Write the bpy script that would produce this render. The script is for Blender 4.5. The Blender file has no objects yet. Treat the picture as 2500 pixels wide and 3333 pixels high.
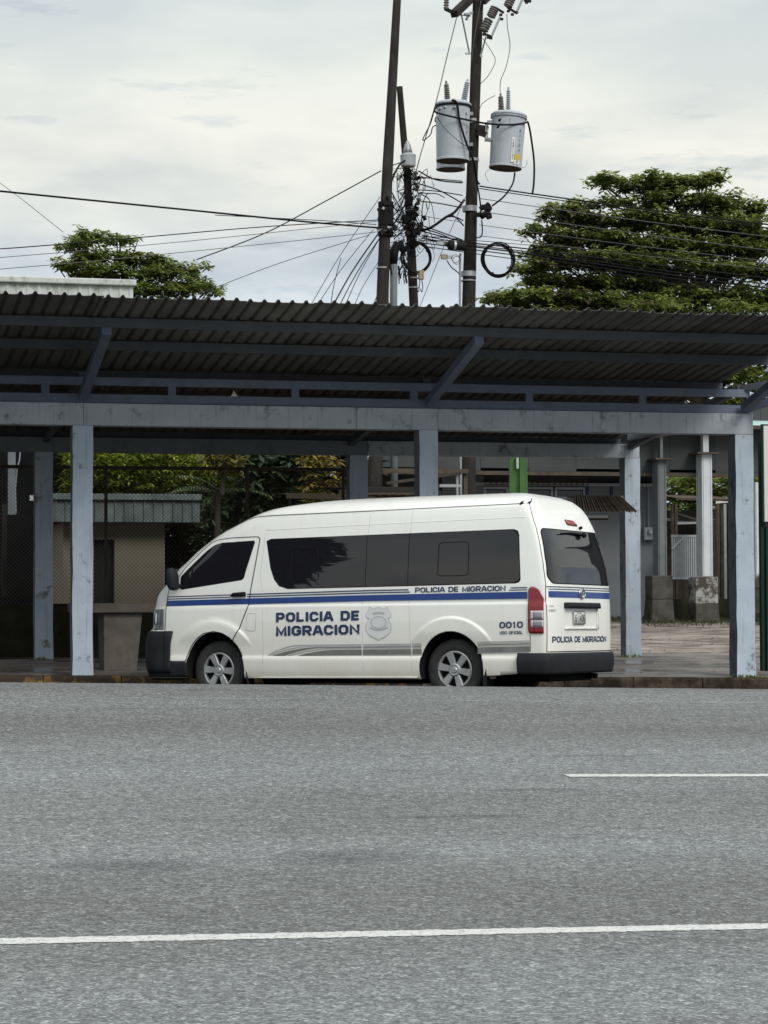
import bpy, bmesh, math, random
import numpy as np
from mathutils import Vector, Matrix
PI = math.pi
rad = math.radians
rnd = random.Random(11)
scene = bpy.context.scene
COL = scene.collection

# ------------------------------------------------------------------ camera, sky, sun, exposure
CAMZ = 1.6
HEADING, PITCH, ROLL, FPX = rad(14.6), math.atan(233.5/7300.0), 0.004, 7300.0
_f0 = Vector((math.sin(HEADING), math.cos(HEADING), 0)); _r0 = Vector((math.cos(HEADING), -math.sin(HEADING), 0)); _u0 = Vector((0, 0, 1))
FWD = _f0*math.cos(PITCH) + _u0*math.sin(PITCH)
_up = -_f0*math.sin(PITCH) + _u0*math.cos(PITCH)
RIGHT = _r0*math.cos(ROLL) - _up*math.sin(ROLL)
UPV = _up*math.cos(ROLL) + _r0*math.sin(ROLL)
CAMP = Vector((0, 0, CAMZ))
cam_data = bpy.data.cameras.new('camera')
cam = bpy.data.objects.new('camera', cam_data); COL.objects.link(cam)
cam.matrix_world = Matrix(((RIGHT.x, UPV.x, -FWD.x, 0), (RIGHT.y, UPV.y, -FWD.y, 0), (RIGHT.z, UPV.z, -FWD.z, CAMZ), (0, 0, 0, 1)))
cam_data.sensor_fit = 'HORIZONTAL'; cam_data.sensor_width = 36.0
cam_data.lens = FPX/2500.0*36.0
cam_data.clip_start = 0.2; cam_data.clip_end = 3000
scene.camera = cam

scene.view_settings.view_transform = 'Standard'
try: scene.view_settings.look = 'None'
except Exception: pass
scene.view_settings.exposure = 0.18
scene.view_settings.gamma = 1.0
scene.view_settings.use_curve_mapping = False
SUN_EL, SUN_AZ = 38.0, 158.0     # degrees; azimuth clockwise from +Y: high, behind the camera to the right
world = bpy.data.worlds.new('World'); scene.world = world; world.use_nodes = True
def build_world():
    nt = world.node_tree; nd = nt.nodes; ln = nt.links
    for n in list(nd): nd.remove(n)
    out = nd.new('ShaderNodeOutputWorld'); bg = nd.new('ShaderNodeBackground'); ln.new(bg.outputs[0], out.inputs[0])
    bg.inputs['Strength'].default_value = 0.1
    sky = nd.new('ShaderNodeTexSky'); sky.sky_type = 'NISHITA'; sky.sun_disc = False
    sky.sun_elevation = rad(SUN_EL); sky.sun_rotation = rad(SUN_AZ); sky.air_density = 1.0; sky.dust_density = 2.0
    tc = nd.new('ShaderNodeTexCoord')
    sep = nd.new('ShaderNodeSeparateXYZ'); ln.new(tc.outputs['Generated'], sep.inputs[0])
    ramp = nd.new('ShaderNodeValToRGB'); ln.new(sep.outputs['Z'], ramp.inputs[0])
    cr = ramp.color_ramp
    stops = [(0.0, (.50, .56, .62)), (.105, (.60, .675, .76)), (.130, (.64, .70, .75)), (.160, (.73, .745, .72)), (.190, (.83, .825, .755)),
             (.225, (.78, .80, .75)), (.255, (.70, .745, .725)), (.45, (.68, .72, .73)), (.75, (.98, 1.0, 1.0)), (1.0, (1.0, 1.0, 1.0))]
    cr.elements[0].position = 0; cr.elements[1].position = 1
    for p, c in stops[1:-1]:
        cr.elements.new(p)
    for e, (p, c) in zip(cr.elements, stops):
        e.position = p; e.color = (c[0], c[1], c[2], 1)
    # a thickening overcast: brighter towards the zenith
    gain = nd.new('ShaderNodeMapRange'); gain.inputs['From Min'].default_value = .3; gain.inputs['From Max'].default_value = 1.0
    gain.inputs['To Min'].default_value = 10.0; gain.inputs['To Max'].default_value = 17.0
    ln.new(sep.outputs['Z'], gain.inputs['Value'])
    mul = nd.new('ShaderNodeVectorMath'); mul.operation = 'SCALE'; ln.new(ramp.outputs['Color'], mul.inputs[0]); ln.new(gain.outputs[0], mul.inputs['Scale'])
    # soft cloud banks
    mp = nd.new('ShaderNodeMapping'); mp.inputs['Scale'].default_value = (1, 1, 3.2); mp.inputs['Location'].default_value = (.35, .1, .2)
    ln.new(tc.outputs['Generated'], mp.inputs[0])
    n1 = nd.new('ShaderNodeTexNoise'); n1.inputs['Scale'].default_value = 6.5; n1.inputs['Detail'].default_value = 7; n1.inputs['Roughness'].default_value = .52
    ln.new(mp.outputs[0], n1.inputs['Vector'])
    r1 = nd.new('ShaderNodeValToRGB'); ln.new(n1.outputs['Fac'], r1.inputs[0])
    r1.color_ramp.elements[0].position = .40; r1.color_ramp.elements[0].color = (.64, .69, .76, 1)
    r1.color_ramp.elements[1].position = .62; r1.color_ramp.elements[1].color = (1.06, 1.05, 1.01, 1)
    m2 = nd.new('ShaderNodeMix'); m2.data_type = 'RGBA'; m2.blend_type = 'MULTIPLY'; m2.inputs[0].default_value = .62
    cf = nd.new('ShaderNodeMapRange'); cf.inputs['From Min'].default_value = .14; cf.inputs['From Max'].default_value = .215; cf.inputs['To Min'].default_value = 1.0; cf.inputs['To Max'].default_value = .45
    ln.new(sep.outputs['Z'], cf.inputs['Value']); ln.new(cf.outputs[0], m2.inputs[0])
    ln.new(mul.outputs[0], m2.inputs[6]); ln.new(r1.outputs['Color'], m2.inputs[7])
    # small dark wisps
    mp2 = nd.new('ShaderNodeMapping'); mp2.inputs['Scale'].default_value = (1, 1, 5.0); mp2.inputs['Location'].default_value = (1.7, .6, .9)
    ln.new(tc.outputs['Generated'], mp2.inputs[0])
    n2 = nd.new('ShaderNodeTexNoise'); n2.inputs['Scale'].default_value = 13; n2.inputs['Detail'].default_value = 8; n2.inputs['Roughness'].default_value = .6
    ln.new(mp2.outputs[0], n2.inputs['Vector'])
    r2 = nd.new('ShaderNodeValToRGB'); ln.new(n2.outputs['Fac'], r2.inputs[0])
    r2.color_ramp.elements[0].position = .60; r2.color_ramp.elements[0].color = (1, 1, 1, 1)
    r2.color_ramp.elements[1].position = .72; r2.color_ramp.elements[1].color = (.76, .80, .86, 1)
    m3 = nd.new('ShaderNodeMix'); m3.data_type = 'RGBA'; m3.blend_type = 'MULTIPLY'; m3.inputs[0].default_value = .9
    ln.new(m2.outputs[2], m3.inputs[6]); ln.new(r2.outputs['Color'], m3.inputs[7])
    mix = nd.new('ShaderNodeMix'); mix.data_type = 'RGBA'; mix.inputs[0].default_value = .93
    ln.new(sky.outputs[0], mix.inputs[6]); ln.new(m3.outputs[2], mix.inputs[7])
    ln.new(mix.outputs[2], bg.inputs['Color'])
build_world()
sd = bpy.data.lights.new('sun', 'SUN'); sd.energy = 1.5; sd.angle = rad(24); sd.color = (1.0, .96, .90)
sun = bpy.data.objects.new('sun', sd); COL.objects.link(sun)
_sdir = Vector((math.sin(rad(SUN_AZ))*math.cos(rad(SUN_EL)), math.cos(rad(SUN_AZ))*math.cos(rad(SUN_EL)), math.sin(rad(SUN_EL))))
sun.rotation_euler = _sdir.to_track_quat('Z', 'Y').to_euler()

# ------------------------------------------------------------------ helpers
def at(px, py, Y):
    """a point of the photograph (its own pixels) taken back onto the upright plane y = Y, which runs along the road"""
    d = FWD*FPX + RIGHT*(px-1250) - UPV*(py-1666.5)
    return CAMP + d*(Y/d.y)
def tag(o, label=None, cat=None, group=None, kind=None):
    if label: o['label'] = label
    if cat: o['category'] = cat
    if group: o['group'] = group
    if kind: o['kind'] = kind
    return o
def empty(name, loc=(0, 0, 0), rz=0.0):
    o = bpy.data.objects.new(name, None); COL.objects.link(o); o.location = loc; o.rotation_euler = (0, 0, rz); o.empty_display_size = .2
    return o
def mesh_obj(name, verts, faces, mats, parent=None, midx=None, smooth=False, world_coords=True):
    me = bpy.data.meshes.new(name)
    vs = [tuple(v) for v in verts]
    if parent is not None and world_coords:
        inv = parent_world(parent).inverted(); vs = [tuple(inv @ Vector(v)) for v in vs]
    me.from_pydata(vs, [], faces)
    if not isinstance(mats, (list, tuple)): mats = [mats]
    for m in mats: me.materials.append(m)
    if midx: me.polygons.foreach_set('material_index', midx)
    if smooth: me.polygons.foreach_set('use_smooth', [True]*len(me.polygons))
    me.update()
    o = bpy.data.objects.new(name, me); COL.objects.link(o)
    if parent is not None: o.parent = parent
    return o
def parent_world(o):
    m = Matrix.LocRotScale(o.location, o.rotation_euler, o.scale) if o.rotation_mode != 'QUATERNION' else Matrix.LocRotScale(o.location, o.rotation_quaternion, o.scale)
    return (parent_world(o.parent) @ m) if o.parent else m
class MB:
    def __init__(s): s.v = []; s.f = []; s.m = []
    def add(s, vs, fs, mi=0):
        b = len(s.v); s.v += [tuple(v) for v in vs]; s.f += [tuple(i+b for i in f) for f in fs]; s.m += [mi]*len(fs); return s
    def box(s, c, d, mi=0, rot=None):
        x, y, z = d[0]/2, d[1]/2, d[2]/2
        p = [Vector((a, b, e)) for a in (-x, x) for b in (-y, y) for e in (-z, z)]
        if rot is not None: p = [rot @ q for q in p]
        p = [q+Vector(c) for q in p]
        return s.add(p, [(0, 1, 3, 2), (4, 6, 7, 5), (0, 4, 5, 1), (2, 3, 7, 6), (0, 2, 6, 4), (1, 5, 7, 3)], mi)
    def bar(s, a, b, w, h=None, mi=0, up=(0, 0, 1)):
        a = Vector(a); b = Vector(b); h = h or w; d = (b-a).normalized(); u = Vector(up)
        if abs(d.dot(u)) > .98: u = Vector((1, 0, 0))
        r = d.cross(u).normalized(); u = r.cross(d).normalized()
        p = [q+r*i*w/2+u*j*h/2 for q in (a, b) for i, j in ((-1, -1), (1, -1), (1, 1), (-1, 1))]
        return s.add(p, [(0, 1, 2, 3), (7, 6, 5, 4), (0, 4, 5, 1), (1, 5, 6, 2), (2, 6, 7, 3), (3, 7, 4, 0)], mi)
    def tube(s, pts, r, n=6, mi=0, closed=False, caps=True):
        pts = [Vector(p) for p in pts]; k = len(pts); rs = r if isinstance(r, (list, tuple)) else [r]*k
        base = len(s.v); pr = None
        for i, p in enumerate(pts):
            if closed: d = pts[(i+1) % k]-pts[i-1]
            else: d = pts[min(i+1, k-1)]-pts[max(i-1, 0)]
            d = d.normalized() if d.length > 1e-9 else Vector((0, 0, 1))
            if pr is None:
                u = Vector((0, 0, 1)) if abs(d.z) < .95 else Vector((1, 0, 0)); pr = d.cross(u).normalized()
            else:
                pr = pr-d*pr.dot(d); pr = pr.normalized() if pr.length > 1e-6 else d.orthogonal().normalized()
            q = d.cross(pr)
            for j in range(n):
                a = 2*PI*j/n; s.v.append(tuple(p+(pr*math.cos(a)+q*math.sin(a))*rs[i]))
        for i in range(k if closed else k-1):
            for j in range(n):
                a = base+i*n+j; b = base+i*n+(j+1) % n; c = base+((i+1) % k)*n+(j+1) % n; d = base+((i+1) % k)*n+j
                s.f.append((a, b, c, d)); s.m.append(mi)
        if caps and not closed:
            s.f.append(tuple(base+j for j in range(n))[::-1]); s.m.append(mi)
            s.f.append(tuple(base+(k-1)*n+j for j in range(n))); s.m.append(mi)
        return s
    def lathe(s, prof, c, axis=(0, 0, 1), n=24, mi=0):
        """profile of (radius, height) turned round an axis"""
        ax = Vector(axis).normalized(); u = ax.orthogonal().normalized(); w = ax.cross(u); c = Vector(c); base = len(s.v)
        for r, h in prof:
            for j in range(n):
                a = 2*PI*j/n; s.v.append(tuple(c+ax*h+(u*math.cos(a)+w*math.sin(a))*r))
        for i in range(len(prof)-1):
            for j in range(n):
                s.f.append((base+i*n+j, base+i*n+(j+1) % n, base+(i+1)*n+(j+1) % n, base+(i+1)*n+j)); s.m.append(mi)
        s.f.append(tuple(base+j for j in range(n))[::-1]); s.m.append(mi)
        s.f.append(tuple(base+(len(prof)-1)*n+j for j in range(n))); s.m.append(mi)
        return s
    def build(s, name, mats, parent=None, smooth=False, bevel=0, wc=True):
        o = mesh_obj(name, s.v, s.f, mats, parent, s.m if len(set(s.m)) > 1 else None, smooth, wc)
        if bevel:
            b = o.modifiers.new('bevel', 'BEVEL'); b.width = bevel; b.segments = 2; b.limit_method = 'ANGLE'; b.angle_limit = rad(40)
        return o
def dup(o, parent=None, loc=None):
    c = o.copy(); COL.objects.link(c); c.parent = parent
    if loc is not None: c.location = loc
    return c
def copy_tree(o, parent=None):
    c = o.copy(); COL.objects.link(c); c.parent = parent
    for ch in list(o.children): copy_tree(ch, c)
    return c

# ------------------------------------------------------------------ materials
def lin(r, g, b): return tuple(((x/255.0)/12.92 if x/255.0 <= .04045 else ((x/255.0+.055)/1.055)**2.4) for x in (r, g, b))
def mat(name, c1, c2=None, scale=3.0, rough=.6, metal=0.0, bump=0.0, bscale=None, stain=None, stain_scale=2.0, stain_amt=.5, stain_pos=(.52, .7), spec=None, coat=0.0, stretch=(1, 1, 1), coord='Object', streak=None):
    if spec is None: spec = .5 if (rough < .5 or metal or coat) else (.12 if sum(c1) < .36 else .3)
    m = bpy.data.materials.new(name); m.use_nodes = True; nt = m.node_tree; nd = nt.nodes; ln = nt.links
    b = nd['Principled BSDF']; b.inputs['Roughness'].default_value = rough; b.inputs['Metallic'].default_value = metal
    b.inputs['Specular IOR Level'].default_value = spec; b.inputs['Coat Weight'].default_value = coat
    if coat: b.inputs['Coat Roughness'].default_value = .06
    b.inputs['Base Color'].default_value = (*c1, 1)
    tc = nd.new('ShaderNodeTexCoord'); mp = nd.new('ShaderNodeMapping'); mp.inputs['Scale'].default_value = stretch
    ln.new(tc.outputs[coord], mp.inputs[0]); vec = mp.outputs[0]
    colr = None
    def noise(sc, det=5, ro=.6, v=None):
        n = nd.new('ShaderNodeTexNoise'); n.inputs['Scale'].default_value = sc; n.inputs['Detail'].default_value = det; n.inputs['Roughness'].default_value = ro
        ln.new(v or vec, n.inputs['Vector']); return n.outputs['Fac']
    def ramp(fac, p0, p1):
        r = nd.new('ShaderNodeMapRange'); r.inputs['From Min'].default_value = p0; r.inputs['From Max'].default_value = p1; ln.new(fac, r.inputs['Value']); return r.outputs[0]
    def mixc(fac, a, bb):
        x = nd.new('ShaderNodeMix'); x.data_type = 'RGBA'
        if isinstance(fac, float): x.inputs[0].default_value = fac
        else: ln.new(fac, x.inputs[0])
        for i, c in ((6, a), (7, bb)):
            if isinstance(c, tuple): x.inputs[i].default_value = (*c, 1)
            else: ln.new(c, x.inputs[i])
        return x.outputs[2]
    if c2 is not None: colr = mixc(ramp(noise(scale), .3, .7), tuple(c1), tuple(c2))
    if stain is not None:
        f = ramp(noise(stain_scale, 9, .7), *stain_pos); mm = nd.new('ShaderNodeMath'); mm.operation = 'MULTIPLY'; mm.inputs[1].default_value = stain_amt; ln.new(f, mm.inputs[0])
        colr = mixc(mm.outputs[0], colr or tuple(c1), tuple(stain))
    if streak is not None:      # rain streaks: narrow across, long downwards
        mp2 = nd.new('ShaderNodeMapping'); mp2.inputs['Scale'].default_value = (14, 14, .9); ln.new(tc.outputs[coord], mp2.inputs[0])
        f = ramp(noise(1.0, 6, .65, mp2.outputs[0]), .55, .75); mm = nd.new('ShaderNodeMath'); mm.operation = 'MULTIPLY'; mm.inputs[1].default_value = streak[1]; ln.new(f, mm.inputs[0])
        colr = mixc(mm.outputs[0], colr or tuple(c1), tuple(streak[0]))
    if colr is not None: ln.new(colr, b.inputs['Base Color'])
    if bump:
        bp = nd.new('ShaderNodeBump'); bp.inputs['Strength'].default_value = min(1, bump*2 if bump < .5 else 1); bp.inputs['Distance'].default_value = bump*.03
        ln.new(noise(bscale or scale*6, 6, .65), bp.inputs['Height']); ln.new(bp.outputs[0], b.inputs['Normal'])
    return m
MT = {}
def vary(m, amt):
    """each object that wears the material is a little lighter or darker than the next"""
    nt = m.node_tree; nd = nt.nodes; ln = nt.links; b = nd['Principled BSDF']; s = b.inputs['Base Color']
    oi = nd.new('ShaderNodeObjectInfo'); r = nd.new('ShaderNodeMapRange'); r.inputs['To Min'].default_value = 1-amt; r.inputs['To Max'].default_value = 1+amt; ln.new(oi.outputs['Random'], r.inputs['Value'])
    v = nd.new('ShaderNodeVectorMath'); v.operation = 'SCALE'
    if s.is_linked: ln.new(s.links[0].from_socket, v.inputs[0])
    else: v.inputs[0].default_value = s.default_value[:3]
    ln.new(r.outputs[0], v.inputs['Scale']); ln.new(v.outputs[0], s)
MT['column_side'] = mat('grimy_shaded_column_side', (.17, .195, .22), (.23, .26, .285), 3, .85, bump=.15, bscale=20, stain=(.05, .05, .04), stain_scale=2.6, stain_amt=.7, stain_pos=(.50, .66), spec=.15)  # grime and moss, with the canopy's shade also put into the colour
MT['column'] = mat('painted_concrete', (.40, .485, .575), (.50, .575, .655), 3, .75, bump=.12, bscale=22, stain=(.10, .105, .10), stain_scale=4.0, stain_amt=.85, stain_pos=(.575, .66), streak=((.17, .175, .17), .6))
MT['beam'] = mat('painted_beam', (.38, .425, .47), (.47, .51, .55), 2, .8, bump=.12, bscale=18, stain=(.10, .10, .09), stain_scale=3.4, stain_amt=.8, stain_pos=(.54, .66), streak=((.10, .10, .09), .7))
MT['beam_back'] = mat('shaded_back_beam', (.17, .195, .22), (.21, .235, .26), 2, .8, bump=.1, bscale=18, stain=(.09, .09, .085), stain_scale=2.4, stain_amt=.6)  # beam paint with the shade under the roof put into its colour
MT['steel_blue'] = mat('blue_steel', (.12, .15, .215), (.155, .185, .24), 4, .6, stain=(.09, .075, .06), stain_scale=5, stain_amt=.5)
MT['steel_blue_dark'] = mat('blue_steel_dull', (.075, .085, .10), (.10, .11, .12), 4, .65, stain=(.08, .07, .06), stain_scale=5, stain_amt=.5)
MT['roof'] = mat('weathered_roof_sheet', (.095, .094, .088), (.15, .148, .14), 2.2, .7, bump=.05, stain=(.07, .06, .05), stain_scale=3, stain_amt=.55, streak=((.10, .09, .08), .3))
MT['pole'] = mat('creosoted_pole', (.020, .018, .016), (.045, .040, .036), 6, .9, bump=.35, bscale=35, stretch=(1, 1, .25), stain=(.085, .078, .068), stain_scale=9, stain_amt=.5, stain_pos=(.55, .7))
MT['pole_concrete'] = mat('weathered_pole', (.022, .020, .0185), (.046, .043, .040), 5, .9, bump=.2, bscale=30, stretch=(1, 1, .3), stain=(.13, .12, .105), stain_scale=8, stain_amt=.5, stain_pos=(.56, .72))
MT['black'] = mat('black_rubber', (.008, .008, .009), (.014, .014, .014), 8, .65)
MT['cable'] = mat('cable_black', (.009, .009, .010), None, rough=.55)
MT['wire'] = mat('bare_wire', (.09, .092, .095), None, rough=.5, metal=.4)
MT['galv'] = mat('galvanised_steel', (.30, .32, .34), (.38, .40, .41), 9, .45, metal=.35, stain=(.22, .18, .14), stain_scale=8, stain_amt=.4)
MT['transformer'] = mat('transformer_paint', (.38, .42, .45), (.43, .465, .49), 3, .45, stain=(.20, .20, .19), stain_scale=4, stain_amt=.4, streak=((.2, .19, .17), .3))
MT['porcelain'] = mat('brown_porcelain', (.10, .095, .085), (.22, .21, .20), 12, .25)
MT['porcelain_pale'] = mat('grey_porcelain', (.30, .36, .42), (.36, .40, .44), 12, .2)
MT['rust'] = mat('rusty_metal', (.06, .048, .036), (.11, .09, .07), 6, .85, bump=.1, stain=(.06, .045, .035), stain_scale=7, stain_amt=.7)
MT['moss'] = mat('mossy_concrete', (.020, .022, .012), (.048, .046, .032), 3, .95, bump=.3, bscale=25, stain=(.02, .03, .01), stain_scale=2, stain_amt=.8)
MT['kerb'] = mat('kerb_concrete', (.045, .036, .024), (.12, .10, .075), 4, .9, bump=.3, bscale=20, stain=(.018, .014, .010), stain_scale=2.5, stain_amt=.92, stain_pos=(.36, .54))
MT['yellow'] = mat('worn_yellow_paint', (.30, .18, .035), (.10, .065, .03), 6, .8, bump=.1, stain=(.028, .022, .016), stain_scale=3.2, stain_amt=.97, stain_pos=(.40, .50))
MT['counter'] = mat('rough_concrete', (.13, .115, .10), (.20, .18, .155), 5, .95, bump=.3, bscale=30, stain=(.06, .055, .045), stain_scale=3, stain_amt=.6)
MT['beige'] = mat('beige_wall', (.19, .17, .125), (.235, .21, .16), 2, .9, bump=.08, stain=(.15, .13, .10), stain_scale=2, stain_amt=.5)
MT['door_dark'] = mat('dark_shutter', (.018, .020, .022), (.032, .035, .037), 3, .7, stretch=(4, 1, .4))
MT['green_sheet'] = mat('green_grey_sheet', (.08, .11, .105), (.15, .185, .18), 3, .6, stain=(.28, .29, .26), stain_scale=9, stain_amt=.35, streak=((.04, .05, .05), .5))
MT['wall_dark'] = mat('dark_panel_wall', (.052, .058, .060), (.072, .078, .078), 1.2, .8, streak=((.07, .07, .065), .4))
MT['wall_pale'] = mat('pale_block_wall', (.17, .185, .20), (.225, .235, .25), 1.6, .9, bump=.05, stain=(.17, .17, .155), stain_scale=1.6, stain_amt=.6, streak=((.16, .155, .14), .35))
MT['white_steel'] = mat('white_steel_column', (.50, .53, .56), (.60, .63, .65), 4, .5, streak=((.28, .29, .29), .6))
MT['grey_steel'] = mat('grey_steel_column', (.11, .125, .13), (.15, .165, .17), 4, .55, streak=((.1, .1, .1), .5))
MT['pedestal'] = mat('mossy_pedestal', (.055, .052, .045), (.095, .09, .08), 4, .95, bump=.25, bscale=22, stain=(.035, .035, .022), stain_scale=2.2, stain_amt=.9, stain_pos=(.45, .6))
MT['awning'] = mat('brown_roof_sheet', (.13, .105, .085), (.23, .20, .17), 5, .75, stain=(.07, .05, .04), stain_scale=6, stain_amt=.6)
MT['green'] = mat('green_paint', (.045, .11, .035), (.075, .16, .05), 3, .5, stain=(.06, .10, .05), stain_scale=4, stain_amt=.5)
MT['dark_green'] = mat('dark_green_paint', (.012, .032, .022), (.02, .045, .03), 3, .5)
MT['sign_white'] = mat('sign_white', (.62, .62, .58), (.68, .68, .64), 3, .5)
MT['ink'] = mat('sign_ink', (.05, .05, .055), None, rough=.6)
MT['white_roof'] = mat('limewashed_roof', (.50, .53, .51), (.62, .65, .62), 2.5, .85, stain=(.20, .22, .17), stain_scale=5, stain_amt=.7, stain_pos=(.5, .66), streak=((.33, .34, .3), .5))
MT['teal_roof'] = mat('pale_green_roof', (.33, .46, .44), (.38, .52, .49), 2.5, .7)
MT['tan'] = mat('tan_tarp', (.27, .21, .14), (.33, .27, .19), 4, .8, bump=.1)
MT['ped_white'] = mat('limewashed_pedestal', (.28, .28, .27), (.38, .38, .37), 4, .95, bump=.2, stain=(.05, .045, .035), stain_scale=3, stain_amt=.95, stain_pos=(.44, .52))
MT['wood_dark'] = mat('old_timber', (.035, .030, .026), (.075, .066, .056), 5, .9, bump=.2, stretch=(.3, 1, 1))
MT['void'] = mat('unlit_wall', (.006, .007, .008), (.012, .013, .013), 2, .95, spec=.02)  # near-black base colour stands in for deep shade on these walls
MT['dull_pipe'] = mat('dull_pipe', (.12, .14, .15), (.16, .18, .19), 4, .6)
MT['pale_pipe'] = mat('pale_pipe', (.38, .41, .43), (.46, .48, .49), 6, .5)
MT['blue_trim'] = mat('blue_trim', (.04, .06, .16), (.05, .07, .19), 4, .5)
MT['glass_dark'] = mat('dark_window_glass', (.018, .020, .022), None, rough=.12)
for _k, _a in (('roof', .16), ('kerb', .3), ('yellow', .35), ('wall_dark', .10), ('green_sheet', .12), ('white_roof', .06), ('awning', .15), ('steel_blue', .08)): vary(MT[_k], _a)

# ------------------------------------------------------------------ ground
GR = .024                                             # the street falls 2.4 % to the right
_rz = [(-60, 1.35), (0, 1.42), (6, 1.50), (7.75, 1.572), (9.68, 1.556), (12.6, 1.48), (15.5, 1.366), (18.0, 1.245), (20.3, 1.125), (21.3, 1.075), (21.9, 1.052), (22.3, 1.045)]
def road_z(X, Y):
    h = float(np.interp(Y, [a for a, b in _rz], [b for a, b in _rz]))
    return (CAMZ-h) + .00625*Y - GR*X
def bay_z(X, Y):                                      # the lower parking bay between the edge of the asphalt and the kerb
    ys = [22.3, 22.9, 24.6, 26.7, 28.75]; q = [None, .575, .437, .341, .268]
    q[0] = road_z(0, 22.3)
    return float(np.interp(Y, ys, q)) - GR*X
def pave_z(X, Y):
    left = .43-.0168*(X-3.55)
    cross = .0165+.0021*(X-3.55)
    return left + cross*(min(Y, 34.2)-29.1)
def lot_z(X, Y):
    a = pave_z(X, 34.2)-.01; k = min(1, max(0, (Y-34.2)/11.3)); k2 = k
    flat = .80
    z = a*(1-k2)+flat*k2
    return z
def sheet(name, xs, ys, fz, m, label_kind='structure', dz=0.0, smooth=True):
    v = [(x, y, fz(x, y)+dz) for y in ys for x in xs]; n = len(xs)
    f = [(j*n+i, j*n+i+1, (j+1)*n+i+1, (j+1)*n+i) for j in range(len(ys)-1) for i in range(n-1)]
    o = mesh_obj(name, v, f, m, smooth=smooth)
    if label_kind: o['kind'] = label_kind
    return o
def lsp(a, b, n): return [a+(b-a)*i/(n-1) for i in range(n)]

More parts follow.
